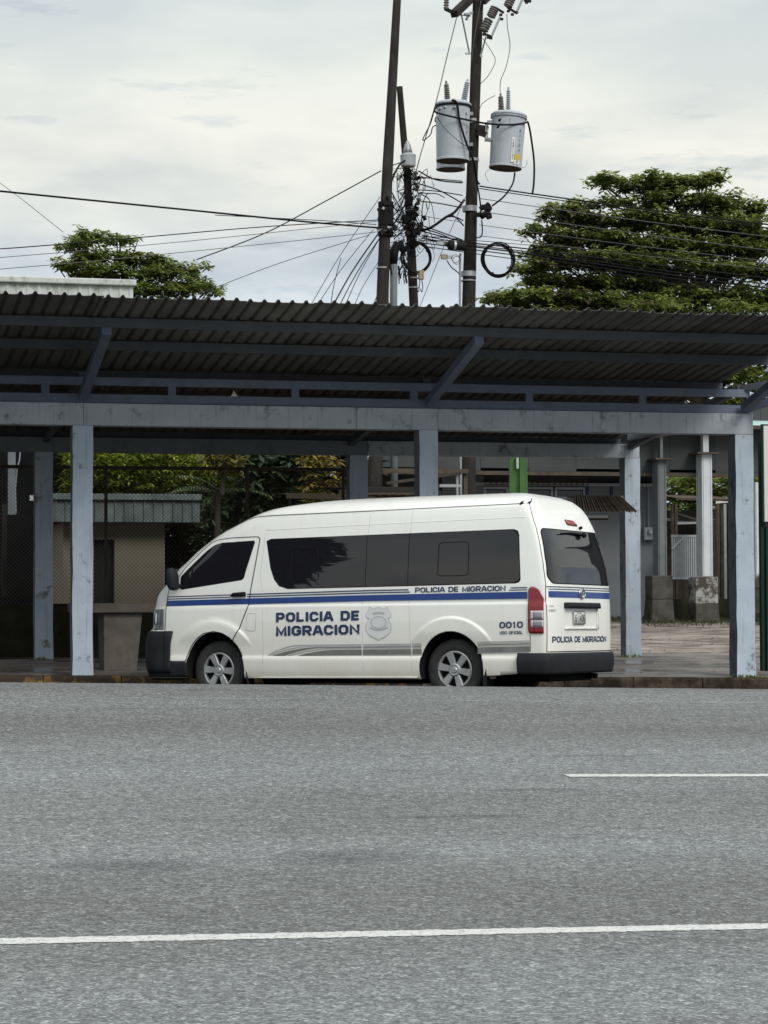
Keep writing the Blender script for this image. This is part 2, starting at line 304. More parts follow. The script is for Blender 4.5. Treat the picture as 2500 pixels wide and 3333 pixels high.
def asphalt():
    m = bpy.data.materials.new('asphalt'); m.use_nodes = True; nt = m.node_tree; nd = nt.nodes; ln = nt.links
    b = nd['Principled BSDF']; b.inputs['Roughness'].default_value = .78; b.inputs['Specular IOR Level'].default_value = .35
    tc = nd.new('ShaderNodeTexCoord')
    def vor(sc, out='Color'):
        n = nd.new('ShaderNodeTexVoronoi'); n.inputs['Scale'].default_value = sc; ln.new(tc.outputs['Object'], n.inputs['Vector']); return n.outputs[out]
    def noise(sc, det=4, ro=.6, st=None, loc=(0, 0, 0)):
        n = nd.new('ShaderNodeTexNoise'); n.inputs['Scale'].default_value = sc; n.inputs['Detail'].default_value = det; n.inputs['Roughness'].default_value = ro
        mp = nd.new('ShaderNodeMapping'); mp.inputs['Scale'].default_value = st or (1, 1, 1); mp.inputs['Location'].default_value = loc
        ln.new(tc.outputs['Object'], mp.inputs[0]); ln.new(mp.outputs[0], n.inputs['Vector']); return n.outputs['Fac']
    def ramp(fac, els):
        r = nd.new('ShaderNodeValToRGB'); ln.new(fac, r.inputs[0]); cr = r.color_ramp
        cr.elements[0].position = els[0][0]; cr.elements[1].position = els[-1][0]
        for p, c in els[1:-1]: cr.elements.new(p)
        for e, (p, c) in zip(cr.elements, els): e.position = p; e.color = (*c, 1) if isinstance(c, tuple) else (c, c, c, 1)
        return r.outputs[0]
    def mul(a, c, f=1.0, mode='MULTIPLY'):
        x = nd.new('ShaderNodeMix'); x.data_type = 'RGBA'; x.blend_type = mode; x.inputs[0].default_value = f
        ln.new(a, x.inputs[6]); ln.new(c, x.inputs[7]); return x.outputs[2]
    vc = vor(82); sp = nd.new('ShaderNodeSeparateColor'); ln.new(vc, sp.inputs[0])
    stone = ramp(sp.outputs[0], [(0, (.072, .075, .073)), (.45, (.130, .135, .133)), (.8, (.172, .179, .177)), (1, (.29, .30, .295))])
    vc2 = vor(28); sp2 = nd.new('ShaderNodeSeparateColor'); ln.new(vc2, sp2.inputs[0])
    stone = mul(stone, ramp(sp2.outputs[1], [(0, .78), (.6, 1.0), (1, 1.22)]))
    stone = mul(stone, ramp(noise(16, 5, .7), [(.3, .78), (.5, 1.0), (.7, 1.22)]))
    # long soft bands worn by the wheels, blotches, a few dark drips
    stone = mul(stone, ramp(noise(1.0, 3, .5, (.035, .42, 1), (3, 1.1, 0)), [(.36, (.80, .80, .79)), (.5, (.97, .97, .97)), (.62, (1.13, 1.15, 1.16))]))
    stone = mul(stone, ramp(noise(.9, 6, .6, (.5, 1.2, 1)), [(.32, .86), (.5, .98), (.68, 1.08)]))
    stone = mul(stone, ramp(noise(1.0, 5, .6, (.55, 2.4, 1), (7.3, 2.2, 0)), [(.28, .66), (.38, 1.0), (1, 1.0)]))
    # two old oil stains
    for (sx_, sy_), (px, py, Y) in (((.62, .30), (407, 2776, 11.75)), ((.60, .40), (1150, 2752, 11.95))):
        q = at(px, py, Y); mp = nd.new('ShaderNodeMapping'); mp.inputs['Location'].default_value = (-q.x/sx_, -Y/sy_, 0); mp.inputs['Scale'].default_value = (1/sx_, 1/sy_, 0)
        nz = nd.new('ShaderNodeTexNoise'); nz.inputs['Scale'].default_value = 2.5; ln.new(tc.outputs['Object'], nz.inputs['Vector'])
        ad = nd.new('ShaderNodeVectorMath'); ad.operation = 'ADD'; ln.new(tc.outputs['Object'], mp.inputs[0]); ln.new(mp.outputs[0], ad.inputs[0]); ln.new(nz.outputs['Color'], ad.inputs[1])
        sb = nd.new('ShaderNodeVectorMath'); sb.operation = 'SUBTRACT'; sb.inputs[1].default_value = (.5, .5, .5); ln.new(ad.outputs[0], sb.inputs[0])
        le = nd.new('ShaderNodeVectorMath'); le.operation = 'LENGTH'; ln.new(sb.outputs[0], le.inputs[0])
        stone = mul(stone, ramp(le.outputs['Value'], [(0, .62), (.4, .72), (1.0, 1.0)]))
    ln.new(stone, b.inputs['Base Color'])
    dist = vor(82, 'Distance')
    bp = nd.new('ShaderNodeBump'); bp.inputs['Strength'].default_value = .7; bp.inputs['Distance'].default_value = .004; bp.invert = True
    ln.new(dist, bp.inputs['Height']); ln.new(bp.outputs[0], b.inputs['Normal'])
    return m
MT['asphalt'] = asphalt()
MT['bay'] = mat('gutter_asphalt', (.045, .043, .040), (.08, .075, .068), 5, .85, bump=.3, bscale=40, stain=(.02, .018, .015), stain_scale=1.5, stain_amt=.7)
def wet_paving():
    m = mat('wet_stained_paving', (.17, .15, .135), (.25, .225, .21), 1.5, .5, bump=.06, bscale=12, stain=(.045, .036, .030), stain_scale=1.5, stain_amt=.9, stain_pos=(.48, .60), stretch=(.5, 1.6, 1))
    nt = m.node_tree; nd = nt.nodes; ln = nt.links; b = nd['Principled BSDF']
    n = nd.new('ShaderNodeTexNoise'); n.inputs['Scale'].default_value = .9; n.inputs['Detail'].default_value = 4
    tc = nd.new('ShaderNodeTexCoord'); mp = nd.new('ShaderNodeMapping'); mp.inputs['Scale'].default_value = (.4, 1.4, 1); mp.inputs['Location'].default_value = (4, 2, 0)
    ln.new(tc.outputs['Object'], mp.inputs[0]); ln.new(mp.outputs[0], n.inputs['Vector'])
    r = nd.new('ShaderNodeMapRange'); r.inputs['From Min'].default_value = .4; r.inputs['From Max'].default_value = .6; r.inputs['To Min'].default_value = .22; r.inputs['To Max'].default_value = .75
    ln.new(n.outputs['Fac'], r.inputs['Value']); ln.new(r.outputs[0], b.inputs['Roughness'])
    return m
MT['paving'] = wet_paving()
MT['lot'] = mat('worn_concrete_yard', (.17, .145, .12), (.33, .295, .255), 2.2, .9, bump=.25, bscale=14, stain=(.075, .062, .05), stain_scale=2.6, stain_amt=.9, stain_pos=(.46, .58), stretch=(.55, 1.0, 1), streak=((.10, .085, .07), .0))
MT['ground'] = mat('earth_and_grass', (.055, .065, .03), (.10, .095, .06), .8, .95, bump=.3, bscale=9, stain=(.03, .04, .015), stain_scale=.5, stain_amt=.6)
MT['line'] = mat('road_paint', (.47, .475, .455), (.58, .585, .565), 30, .65, stain=(.16, .165, .165), stain_scale=60, stain_amt=.9, stain_pos=(.54, .60), streak=((.17, .175, .172), .75))
def worn_line():
    m = mat('worn_road_paint', (.36, .37, .36), (.46, .47, .455), 30, .7)
    nt = m.node_tree; nd = nt.nodes; ln = nt.links; b = nd['Principled BSDF']
    tc = nd.new('ShaderNodeTexCoord'); n = nd.new('ShaderNodeTexNoise'); n.inputs['Scale'].default_value = 9; n.inputs['Detail'].default_value = 9; n.inputs['Roughness'].default_value = .75
    mp = nd.new('ShaderNodeMapping'); mp.inputs['Scale'].default_value = (.25, 1.5, 1)
    ln.new(tc.outputs['Object'], mp.inputs[0]); ln.new(mp.outputs[0], n.inputs['Vector'])
    r = nd.new('ShaderNodeMapRange'); r.inputs['From Min'].default_value = .5; r.inputs['From Max'].default_value = .62; r.inputs['To Max'].default_value = .75
    ln.new(n.outputs['Fac'], r.inputs['Value']); ln.new(r.outputs[0], b.inputs['Alpha'])
    return m
MT['worn_line'] = worn_line()

ys = lsp(-60, 0, 7)+lsp(2, 20, 37)+lsp(20.2, 22.3, 12)
sheet('road', lsp(-60, 70, 27), ys, road_z, MT['asphalt'])
def bay_full(X, Y): return bay_z(X, Y)
sheet('parking_bay', lsp(-60, 70, 27), [22.3, 22.6, 22.9, 23.7, 24.6, 25.6, 26.7, 27.7, 28.76], bay_full, MT['bay'])
# painted lines lie on the road
def line(name, y0, y1, x0, x1, m, label, yo=0.0):
    # ragged edges where the paint has crumbled from the stones
    v = []; x = x0; j = .010
    while x < x1:
        v += [(x+rnd.uniform(-.004, .004), y0+rnd.uniform(-j, j)), (x+rnd.uniform(-.004, .004), y1+rnd.uniform(-j, j))]; x += .022 if -4 < x < 12 else .25
    v = [(a, b, road_z(a, b)+.004) for a, b in v]; n = len(v)//2
    o = mesh_obj(name, v, [(2*i, 2*i+2, 2*i+3, 2*i+1) for i in range(n-1)], m); o['kind'] = 'structure'
    return o
LY1 = at(1250, 3041, 9.68).y
line('lane_line', 9.615, 9.755, -30, 40, MT['line'], '')
_x = at(1838, 2524, 15.5).x
for k in range(-3, 3):
    line('dashed_line', 15.40, 15.545, _x+k*9.0, _x+k*9.0+4.6, MT['line'], '')
line('edge_line', 20.62, 20.74, -30, 40, MT['worn_line'], '')

# pavement slab with a kerb in front of it
sheet('pavement', lsp(-40, 60, 41), [28.93, 30, 31.2, 32.5, 34.2], pave_z, MT['paving'])
for _a, _b in ((34.2, 36.985), (37.015, 40.48), (40.52, 46.0)): sheet('yard', lsp(-60, 80, 36), lsp(_a, _b, 6), lot_z, MT['lot'])
sheet('yard', lsp(-60, 80, 8), lsp(36.5, 41, 8), lambda X, Y: lot_z(X, Y)-.06, MT['bay'])
def far_z(X, Y): return .80 if Y < 100 else .80
sheet('ground', lsp(-900, 900, 10), [45.98, 80, 200, 500, 1500], lambda X, Y: .795, MT['ground'])
_sz = lambda X, Y: -.2
sheet('ground', [-900, -300, -59.9], [-900, -60, 0, 22, 29, 46], lambda X, Y: (.6 if X > -60 else .5), MT['ground'])
sheet('ground', [69.9, 300, 900], [-900, -60, 0, 22, 29, 46], lambda X, Y: -1.6, MT['ground'])
sheet('ground', lsp(-900, 900, 7), [-900, -300, -59.9], lambda X, Y: -.3, MT['ground'])
def kerbs():
    # kerb stones about 1 m long, each its own piece
    root = empty('kerb', (0, 28.84, 0)); root['kind'] = 'structure'
    k = 0
    X = -14.0
    while X < 26.0:
        L = 1.0; x0, x1 = X+.006, X+L-.006; mb = MB()
        top = lambda x: pave_z(x, 28.93)+.012+rnd.uniform(-.004, .004)
        a, b = top(x0), top(x1)
        ya, yb = 28.75+rnd.uniform(-.008, .008), 28.93
        ch = .03
        prof = [(ya, -.6), (ya, -ch), (ya+ch, 0), (yb, 0), (yb, -.6)]
        vs = [(x0, y, a+z) for y, z in prof]+[(x1, y, b+z) for y, z in prof]; n = 5
        fs = [(i, i+n, (i+1) % n+n, (i+1) % n) for i in range(n)]+[(4, 3, 2, 1, 0), (5, 6, 7, 8, 9)]
        yellow = X < 7.2
        mb.add(vs, fs); mb.build('kerb_stone', MT['yellow'] if yellow else MT['kerb'], root)
        X += L; k += 1
    sheet('kerb_backing', [-60, -14], [28.75, 28.93], lambda x, y: pave_z(x, 28.93), MT['kerb'])
kerbs()

# ------------------------------------------------------------------ the canopy over the pavement
YF, YB = 29.0, 33.42            # front faces of the two column rows
ZB0, ZB1 = 3.665, 3.955         # front beam
def roof_under(Y): return 4.80-.13*(Y-26.7)
def canopy():
    root = empty('pavement_canopy', (8.2, YF, .35))
    tag(root, 'long blue concrete canopy with a corrugated roof behind the parked van', 'canopy')
    def wobble_col(x0, x1, y0, d, z1, mt):
        mb = MB(); n = 14; zb = pave_z((x0+x1)/2, y0)-.25
        vs = []; fs = []
        for k in range(n):
            z = zb+(z1-zb)*k/(n-1); j = lambda: rnd.uniform(-.005, .005)
            base = .008*max(0, 1-(z-zb-.25)/.3)
            vs += [(x0+j()-base, y0+j()-base, z), (x1+j()+base, y0+j()-base, z), (x1+j(), y0+d+j(), z), (x0+j(), y0+d+j(), z)]
        for k in range(n-1):
            for i in range(4): fs.append((k*4+i, k*4+(i+1) % 4, k*4+4+(i+1) % 4, k*4+4+i))
        fs.append(tuple(range(4*n-4, 4*n)))
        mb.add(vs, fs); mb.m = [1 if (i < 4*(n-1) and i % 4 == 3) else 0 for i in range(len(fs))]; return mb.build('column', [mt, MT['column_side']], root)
    front = [(at(236.5, 1900, YF).x, at(302.5, 1900, YF).x), (at(1366, 1550, YF).x, at(1426, 1550, YF).x), (at(2397, 1800, YF).x, at(2455, 1800, YF).x)]
    sp = (front[1][0]-front[0][0])
    fr = [(front[0][0]-2*sp, front[0][1]-2*sp), (front[0][0]-sp, front[0][1]-sp)]+front
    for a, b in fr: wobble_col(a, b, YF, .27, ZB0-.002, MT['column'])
    back = [(at(114, 1800, YB).x, at(172, 1800, YB).x), (at(1139, 1520, YB).x, at(1198, 1520, YB).x), (at(2036, 1800, YB).x, at(2085, 1800, YB).x)]
    back = [(back[0][0]-sp, back[0][1]-sp)]+back
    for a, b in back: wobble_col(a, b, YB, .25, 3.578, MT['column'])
    xl, xr = -10.0, front[2][1]+.004
    # beams cast in lengths between the columns
    xs = [xl, fr[1][0]-.02, front[0][1]-.12, at(1160, 1350, YF).x, front[1][1], xr]
    for a, b in zip(xs[:-1], xs[1:]):
        MB().box(((a+b)/2, YF+.135, (ZB0+ZB1)/2), (b-a-.004, .275+rnd.uniform(0, .006), ZB1-ZB0)).build('beam', MT['beam'], root, bevel=.008)
    xbr = back[-1][1]
    for a, b in ((xl, back[1][1]), (back[1][1], back[2][1]), (back[2][1], xbr)):
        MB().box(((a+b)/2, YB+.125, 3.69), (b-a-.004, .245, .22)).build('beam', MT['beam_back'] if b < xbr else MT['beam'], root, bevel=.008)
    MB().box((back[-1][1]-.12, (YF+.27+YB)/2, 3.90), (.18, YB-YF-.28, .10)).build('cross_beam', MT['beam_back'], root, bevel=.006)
    # light truss along the top of the front beam
    for z, h in ((4.02, .115), (4.245, .105)):
        MB().box(((xl+xr-.05)/2, YF+.10, z), (xr-xl, .10, h)).build('truss_chord', MT['steel_blue'], root)
    pxs = [148, 561, 962, 1349, 1724, 2093, 2441]
    X0 = [at(p, 1270, YF+.05).x for p in pxs]
    st = (X0[1]-X0[0])
    for X in [X0[0]-st*2, X0[0]-st]+X0:
        MB().box((X, YF+.10, 4.135), (.10, .085, .117)).build('truss_post', MT['steel_blue'], root)
    # a back row of the same truss under the roof and inner rafters
    for X in [f[0]+.13 for f in fr]:
        MB().bar((X, YF+.1, roof_under(YF+.1)-.17), (X, YB+.15, roof_under(YB+.15)-.16), .09, .10).build('rafter', MT['steel_blue_dark'], root)
        # strut carrying the overhang
        MB().bar((X, YF-.03, 4.035), (X, 26.66, 4.635), .115, .105).build('strut', MT['steel_blue'], root)
    for i, Y in enumerate((26.7, 27.85, 29.5, 30.8, 32.2, 33.6)):
        z = roof_under(Y)
        x1 = 12.64
        MB().box(((xl-1+x1)/2, Y, z-.057-.012), (x1-xl+1, .075, .112)).build('purlin', MT['steel_blue_dark'], root)
    # outward rafter at the right end
    MB().bar((xr-.08, YF+.0, 4.03), (xr+1.35, 26.6, 4.62), .11, .10).build('strut', MT['steel_blue'], root)
    MB().bar((xr-.2, YF+.2, 4.30), (xr+1.6, 27.3, 4.62), .08, .09).build('strut', MT['steel_blue_dark'], root)
    # corrugated sheets, each about five ribs wide
    pitch = .168; nr = 5; wsh = pitch*nr; YE, YR = 25.82, 34.5
    def sheet_bm(x0, dz, y0, y1):
        pr = [(0, 0), (.040, 0), (.055, .012), (.062, .030), (.078, .036), (.094, .030), (.101, .012), (.116, 0), (.168, 0)]
        prof = []
        for k in range(nr):
            for (u, w) in pr[:-1]: prof.append((x0+k*pitch+u, w))
        prof.append((x0+nr*pitch+.03, 0))
        yy = [y0, y0+.4, (y0+y1)/2, y1]; n = len(prof); v = []; f = []
        for q, Y in enumerate(yy):
            for x, w in prof:
                v.append((x, Y, roof_under(Y)+w+dz+(rnd.uniform(-.003, .003) if q == 0 else 0)))
        for q in range(3):
            for i in range(n-1): f.append((q*n+i, q*n+i+1, (q+1)*n+i+1, (q+1)*n+i))
        m = len(v)
        v += [(a, b, c+.005) for a, b, c in v]
        f += [tuple(i+m for i in reversed(q)) for q in f]
        for i in range(n-1): f.append((i+1, i, i+m, i+1+m))
        return v, f
    x = 12.60-wsh; k = 0
    while x > -11.5:
        v, f = sheet_bm(x, .008*(k % 2)+rnd.uniform(0, .008), YE+rnd.uniform(-.03, .03), YR)
        mesh_obj('roof_sheet', v, f, MT['roof'], root)
        x -= wsh; k += 1
    return front, back
front_cols, back_cols = canopy()
def small_canopy_debris():
    # a pale rag caught on the truss and a white scrap under the roof
    p = at(762, 1285, YF-.06)
    MB().add([(p.x-.04, p.y, p.z-.02), (p.x+.05, p.y-.02, p.z-.02), (p.x+.00, p.y+.02, p.z+.06), (p.x-.02, p.y-.03, p.z+.02)], [(0, 1, 2), (0, 2, 3), (0, 3, 1), (1, 3, 2)])
    o = MB().add([(p.x-.04, p.y, p.z-.02), (p.x+.05, p.y-.02, p.z-.02), (p.x+.00, p.y+.02, p.z+.06), (p.x-.02, p.y-.03, p.z+.02)], [(0, 1, 2), (0, 2, 3), (0, 3, 1), (1, 3, 2)]).build('rag', MT['sign_white'])
    tag(o, 'small pale rag stuck between the chords of the canopy truss', 'rag')
small_canopy_debris()

# concrete counter under the canopy
def counter():
    Y = 30.3; c = at(405, 1990, Y); root = empty('concrete_counter', (c.x, Y+.35, pave_z(c.x, Y)))
    tag(root, 'dark rough concrete counter on one tapered leg, in front of the van bonnet', 'counter')
    zt, zb = at(405, 1964, Y).z, at(405, 1994, Y).z
    xa, xb = at(302, 1980, Y).x-.25, at(512, 1980, Y).x+.55
    MB().box(((xa+xb)/2, Y+.4, (zt+zb)/2), (xb-xa, .8, zt-zb)).build('top', MT['counter'], root, bevel=.01)
    a0, a1 = at(338, 2000, Y+.1).x, at(464, 2000, Y+.1).x; b0, b1 = at(338, 2180, Y+.1).x, at(443, 2180, Y+.1).x; g = pave_z(a0, Y)-.1
    vs = [(a0, Y+.1, zb-.002), (a1, Y+.1, zb-.002), (a1, Y+.7, zb-.002), (a0, Y+.7, zb-.002), (b0, Y+.1, g), (b1, Y+.1, g), (b1, Y+.6, g), (b0, Y+.6, g)]
    MB().add(vs, [(0, 1, 2, 3), (7, 6, 5, 4), (0, 4, 5, 1), (1, 5, 6, 2), (2, 6, 7, 3), (3, 7, 4, 0)]).build('pedestal', MT['counter'], root, bevel=.015)
counter()

# low mossy wall with the chain-link fence on it
YW = 34.0
WALL_TOP = at(300, 1964, YW).z
def low_wall():
    xa, xb = -9.0, at(1135, 1800, YW).x
    o = MB().box(((xa+xb)/2, YW+.12, (WALL_TOP+.0)/2), (xb-xa, .22, WALL_TOP)).build('low_wall', MT['moss'], bevel=.012)
    tag(o, 'low dark mossy wall at the back of the canopy floor, left of the van', 'wall')
    # fence
    YFc = YW+.16; zt = at(700, 1525, YFc).z
    root = empty('chain_link_fence', ((xa+xb)/2, YFc, WALL_TOP)); tag(root, 'chain-link fence with rusty rails standing on the low mossy wall', 'fence')
    MB().tube([(xa, YFc, zt), (xb, YFc, zt)], .028, 8).build('rail', MT['rust'], root)
    for px in (-200, 345, 805, 1118):
        X = at(px, 1700, YFc).x
        MB().tube([(X, YFc, WALL_TOP-.05), (X, YFc, zt+.02)], .026, 8).build('fence_post', MT['rust'], root)
    a, b = at(1068, 1590, YFc), at(1135, 1590, YFc)
    MB().tube([(a.x-.2, YFc, a.z), (b.x, YFc, a.z)], .018, 8).build('rail', MT['rust'], root)
    mb = MB(); z0, z1 = WALL_TOP+.01, zt; H = z1-z0; st = .062; w = .0034
    x = xa-H
    while x < xb:
        for sgn in (1, -1):
            # a straight wire at 45 degrees clipped to the panel
            p0 = (x, z0) if sgn == 1 else (x+H, z0); p1 = (x+H, z1) if sgn == 1 else (x, z1)
            pts = []
            (ax, az), (bx, bz) = p0, p1
            t0, t1 = 0.0, 1.0; dx = bx-ax
            if abs(dx) > 1e-6:
                ta, tb = (xa-ax)/dx, (xb-ax)/dx
                if ta > tb: ta, tb = tb, ta
                t0, t1 = max(t0, ta), min(t1, tb)
            if t1-t0 > .01:
                A = (ax+dx*t0, YFc+.004*sgn, az+(bz-az)*t0); B = (ax+dx*t1, YFc+.004*sgn, az+(bz-az)*t1)
                mb.bar(A, B, w*1.6)
        x += st
    o = mb.build('wire_mesh', MT['rust'], root); o['kind'] = 'stuff'
low_wall()

# ------------------------------------------------------------------ the van (its own frame: x forward from the rear axle, y to its left, z up)
ZF = [.25,.46,.67,.77,.81,.83,1.03,1.08,1.21,1.28,1.375,1.43,1.536,1.64,1.75,1.84,1.94,1.99,2.05,2.10,2.19,2.235,2.27,2.29,2.32,2.335,2.348,2.356,2.364,2.37]
FF = [4.26,4.30,4.295,4.27,4.26,4.21,4.205,4.19,4.16,4.12,4.02,3.96,3.87,3.74,3.61,3.48,3.32,3.23,3.09,2.985,2.76,2.62,2.43,2.27,2.0,1.78,1.5,1.2,.8,.4]
ZR = [.25,.5,.8,1.11,1.31,1.5,1.735,1.95,2.108,2.207,2.278,2.32,2.345,2.36,2.37]
RR = [-1.20,-1.215,-1.215,-1.212,-1.205,-1.18,-1.125,-1.055,-.98,-.915,-.85,-.76,-.65,-.47,0.]
ZWd = [.25,.30,.40,.485,.512,.7,.9,1.085,1.108,1.14,1.3,1.6,1.85,2.0,2.1,2.17,2.2,2.25,2.28,2.31,2.33,2.345,2.356,2.364,2.37]
WWd = [.905,.925,.938,.940,.922,.932,.936,.931,.918,.921,.918,.892,.864,.843,.824,.805,.785,.72,.66,.56,.46,.35,.22,.12,.03]
Fz = lambda z: float(np.interp(z, ZF, FF)); Rz = lambda z: float(np.interp(z, ZR, RR))
def Wz(z): return float(np.interp(z, ZWd, WWd))
VM, VN = 3.2, 6.0
def T0(s, z):
    w = Wz(z); f = Fz(z); r = Rz(z); af = .55*w/.93; ar = .22*w/.93
    if s > f-af:
        v = min(1, (s-f+af)/af); return w*(1-v**VM)**(1/VM)
    if s < r+ar:
        v = min(1, (r+ar-s)/ar); return w*(1-v**VN)**(1/VN)
    return w
def sstep(a, b, x):
    t = min(1, max(0, (x-a)/(b-a))); return t*t*(3-2*t)
def flare(s, z):
    d = 0
    for cx, cz in ((0.0, .355), (3.12, .34)):
        r = math.hypot(s-cx, (z-cz)*1.0)
        if r < .75 and z > .5:
            d = max(d, .020*(1-sstep(.577, .600, r))*sstep(.60, .80, z))
    return d
def TS(s, z): return T0(s, z)+flare(s, z)
def RX(t, z):
    w = Wz(z); ar = .22*w/.93; u = min(.9995, abs(t)/w); return Rz(z)+ar*(1-(1-u**VN)**(1/VN))
def FX(t, z):
    w = Wz(z); af = .55*w/.93; u = min(.9995, abs(t)/w); return Fz(z)-af*(1-(1-u**VM)**(1/VM))
VMAT = Matrix(((-0.736052, -0.676909, 0.004668, 7.67282), (0.676834, -0.735821, 0.021515, 24.77243), (-0.011129, 0.018995, 0.999758, 0.26216), (0, 0, 0, 1)))
van = empty('police_van'); van.matrix_world = VMAT
van.location = VMAT.to_translation(); van.rotation_euler = VMAT.to_euler()
tag(van, 'white high-roof police van with blue side stripe parked nose-in at the kerb', 'van')

def van_paint():
    m = bpy.data.materials.new('van_paint'); m.use_nodes = True; nt = m.node_tree; nd = nt.nodes; ln = nt.links
    b = nd['Principled BSDF']; b.inputs['Roughness'].default_value = .32; b.inputs['Coat Weight'].default_value = .35; b.inputs['Coat Roughness'].default_value = .08
    tc = nd.new('ShaderNodeTexCoord')
    def noise(sc, det, ro, st=(1, 1, 1)):
        mp = nd.new('ShaderNodeMapping'); mp.inputs['Scale'].default_value = st; ln.new(tc.outputs['Object'], mp.inputs[0])
        n = nd.new('ShaderNodeTexNoise'); n.inputs['Scale'].default_value = sc; n.inputs['Detail'].default_value = det; n.inputs['Roughness'].default_value = ro; ln.new(mp.outputs[0], n.inputs['Vector']); return n.outputs['Fac']
    def mr(f, a, c, lo=0, hi=1):
        r = nd.new('ShaderNodeMapRange'); r.inputs['From Min'].default_value = a; r.inputs['From Max'].default_value = c; r.inputs['To Min'].default_value = lo; r.inputs['To Max'].default_value = hi; ln.new(f, r.inputs['Value']); return r.outputs[0]
    def mx(f, a, c):
        x = nd.new('ShaderNodeMix'); x.data_type = 'RGBA'; ln.new(f, x.inputs[0])
        for i, q in ((6, a), (7, c)):
            if isinstance(q, tuple): x.inputs[i].default_value = (*q, 1)
            else: ln.new(q, x.inputs[i])
        return x.outputs[2]
    def mm(a, c, op='MULTIPLY'):
        x = nd.new('ShaderNodeMath'); x.operation = op
        for i, q in ((0, a), (1, c)):
            if isinstance(q, float): x.inputs[i].default_value = q
            else: ln.new(q, x.inputs[i])
        return x.outputs[0]
    sp = nd.new('ShaderNodeSeparateXYZ'); ln.new(tc.outputs['Object'], sp.inputs[0])
    # road film: thicker near the sill, cloudy, with faint vertical runs
    film = mm(mr(sp.outputs['Z'], 1.15, .25), mr(noise(1.3, 5, .6), .25, .75, .35, 1.0))
    runs = mm(mr(noise(1, 5, .6, (9, 9, .7)), .5, .78), .18)
    dirt = mm(mm(film, .62), runs, 'ADD')
    col = mx(dirt, (.84, .85, .815), (.60, .55, .42))
    col = mx(mm(mr(noise(3.2, 7, .7), .60, .78), .35), col, (.50, .50, .45))
    ln.new(col, b.inputs['Base Color'])
    ln.new(mr(film, 0, .9, .28, .55), b.inputs['Roughness'])
    return m
MT['paint'] = van_paint()
MT['plastic'] = mat('bumper_plastic', (.016, .018, .021), (.026, .028, .031), 5, .6, bump=.03, bscale=60)
MT['well'] = mat('wheel_well', (.012, .012, .012), None, rough=.95)
MT['tyre'] = mat('tyre_rubber', (.030, .030, .031), (.055, .054, .052), 7, .8, bump=.05, bscale=40)
MT['wheel'] = mat('wheel_cover_silver', (.36, .37, .38), (.44, .45, .455), 6, .38, metal=.55, stain=(.20, .18, .15), stain_scale=9, stain_amt=.5)
MT['glass'] = mat('tinted_window', (.012, .012, .015), None, rough=.012, spec=.62)
MT['rubber'] = mat('window_rubber', (.010, .010, .011), None, rough=.55)
MT['gap'] = mat('panel_gap', (.02, .02, .02), None, rough=.9)
MT['blue'] = mat('stripe_blue', (.008, .040, .20), (.012, .050, .225), 6, .35, coat=.3)
MT['navy'] = mat('stripe_navy', (.020, .040, .095), (.026, .048, .11), 6, .4, coat=.3)
MT['letter'] = mat('letter_navy', (.014, .032, .085), (.022, .042, .095), 20, .4)
MT['silver'] = mat('silver_decal', (.36, .375, .38), (.42, .43, .43), 8, .4, stain=(.22, .22, .20), stain_scale=7, stain_amt=.4)
MT['grey_decal'] = mat('dark_decal', (.145, .15, .145), (.20, .205, .195), 7, .4, stain=(.30, .30, .27), stain_scale=9, stain_amt=.5)
MT['pale_decal'] = mat('pale_decal', (.655, .67, .66), (.69, .70, .685), 7, .4)
MT['mid_decal'] = mat('mid_decal', (.38, .40, .43), (.43, .45, .47), 7, .4)
MT['red'] = mat('lamp_red', (.26, .012, .018), (.20, .010, .014), 14, .12, coat=.6)
MT['lamp_dark'] = mat('lamp_dark_red', (.09, .008, .012), None, rough=.2, coat=.5)
MT['lens'] = mat('clear_lens', (.50, .49, .50), (.62, .61, .62), 12, .15, coat=.6)
MT['lens_grey'] = mat('lens_inner', (.22, .22, .235), (.3, .3, .31), 14, .2, coat=.5)
MT['disc_decal'] = mat('disc_decal', (.62, .635, .65), (.66, .67, .68), 7, .4)
MT['headlamp'] = mat('headlamp_glass', (.05, .055, .058), (.13, .14, .145), 8, .08, coat=.8)
MT['chrome'] = mat('chrome', (.62, .63, .64), None, rough=.12, metal=.9)
MT['pink'] = mat('high_stop_lamp', (.30, .07, .07), (.36, .09, .085), 10, .25)
MT['plate'] = mat('number_plate', (.60, .61, .60), (.66, .67, .66), 14, .5)

def vlocal(name, verts, faces, m, parent=None, smooth=True, midx=None):
    return mesh_obj(name, verts, faces, m, parent or van, midx, smooth, world_coords=False)
def ring(z, off=0.0, ns=330, nf=26, nr=22):
    w = Wz(z); f = Fz(z); r = Rz(z); af = .55*w/.93; ar = .22*w/.93
    pts = []
    for i in range(nr):                       # rear: from the middle to the side
        a = (PI/2)*i/nr; t = math.sin(a)**(2/VN); x = 1-math.cos(a)**(2/VN)
        pts.append((r+ar*x-off*(1-i/nr), w*t, -1))
    for i in range(ns):
        s = (r+ar)+(f-af-r-ar)*i/ns; pts.append((s, w+flare(s, z)+off, 0))
    for i in range(nf+1):
        a = (PI/2)*(1-i/nf); t = math.sin(a)**(2/VM); x = 1-math.cos(a)**(2/VM)
        pts.append((f-af*x+off*(i/nf), w*t+off*(1-i/nf), 1))
    near = [(x, t) for x, t, _ in pts]
    far = [(x, -t) for x, t in near[-2:0:-1]]
    return near+far
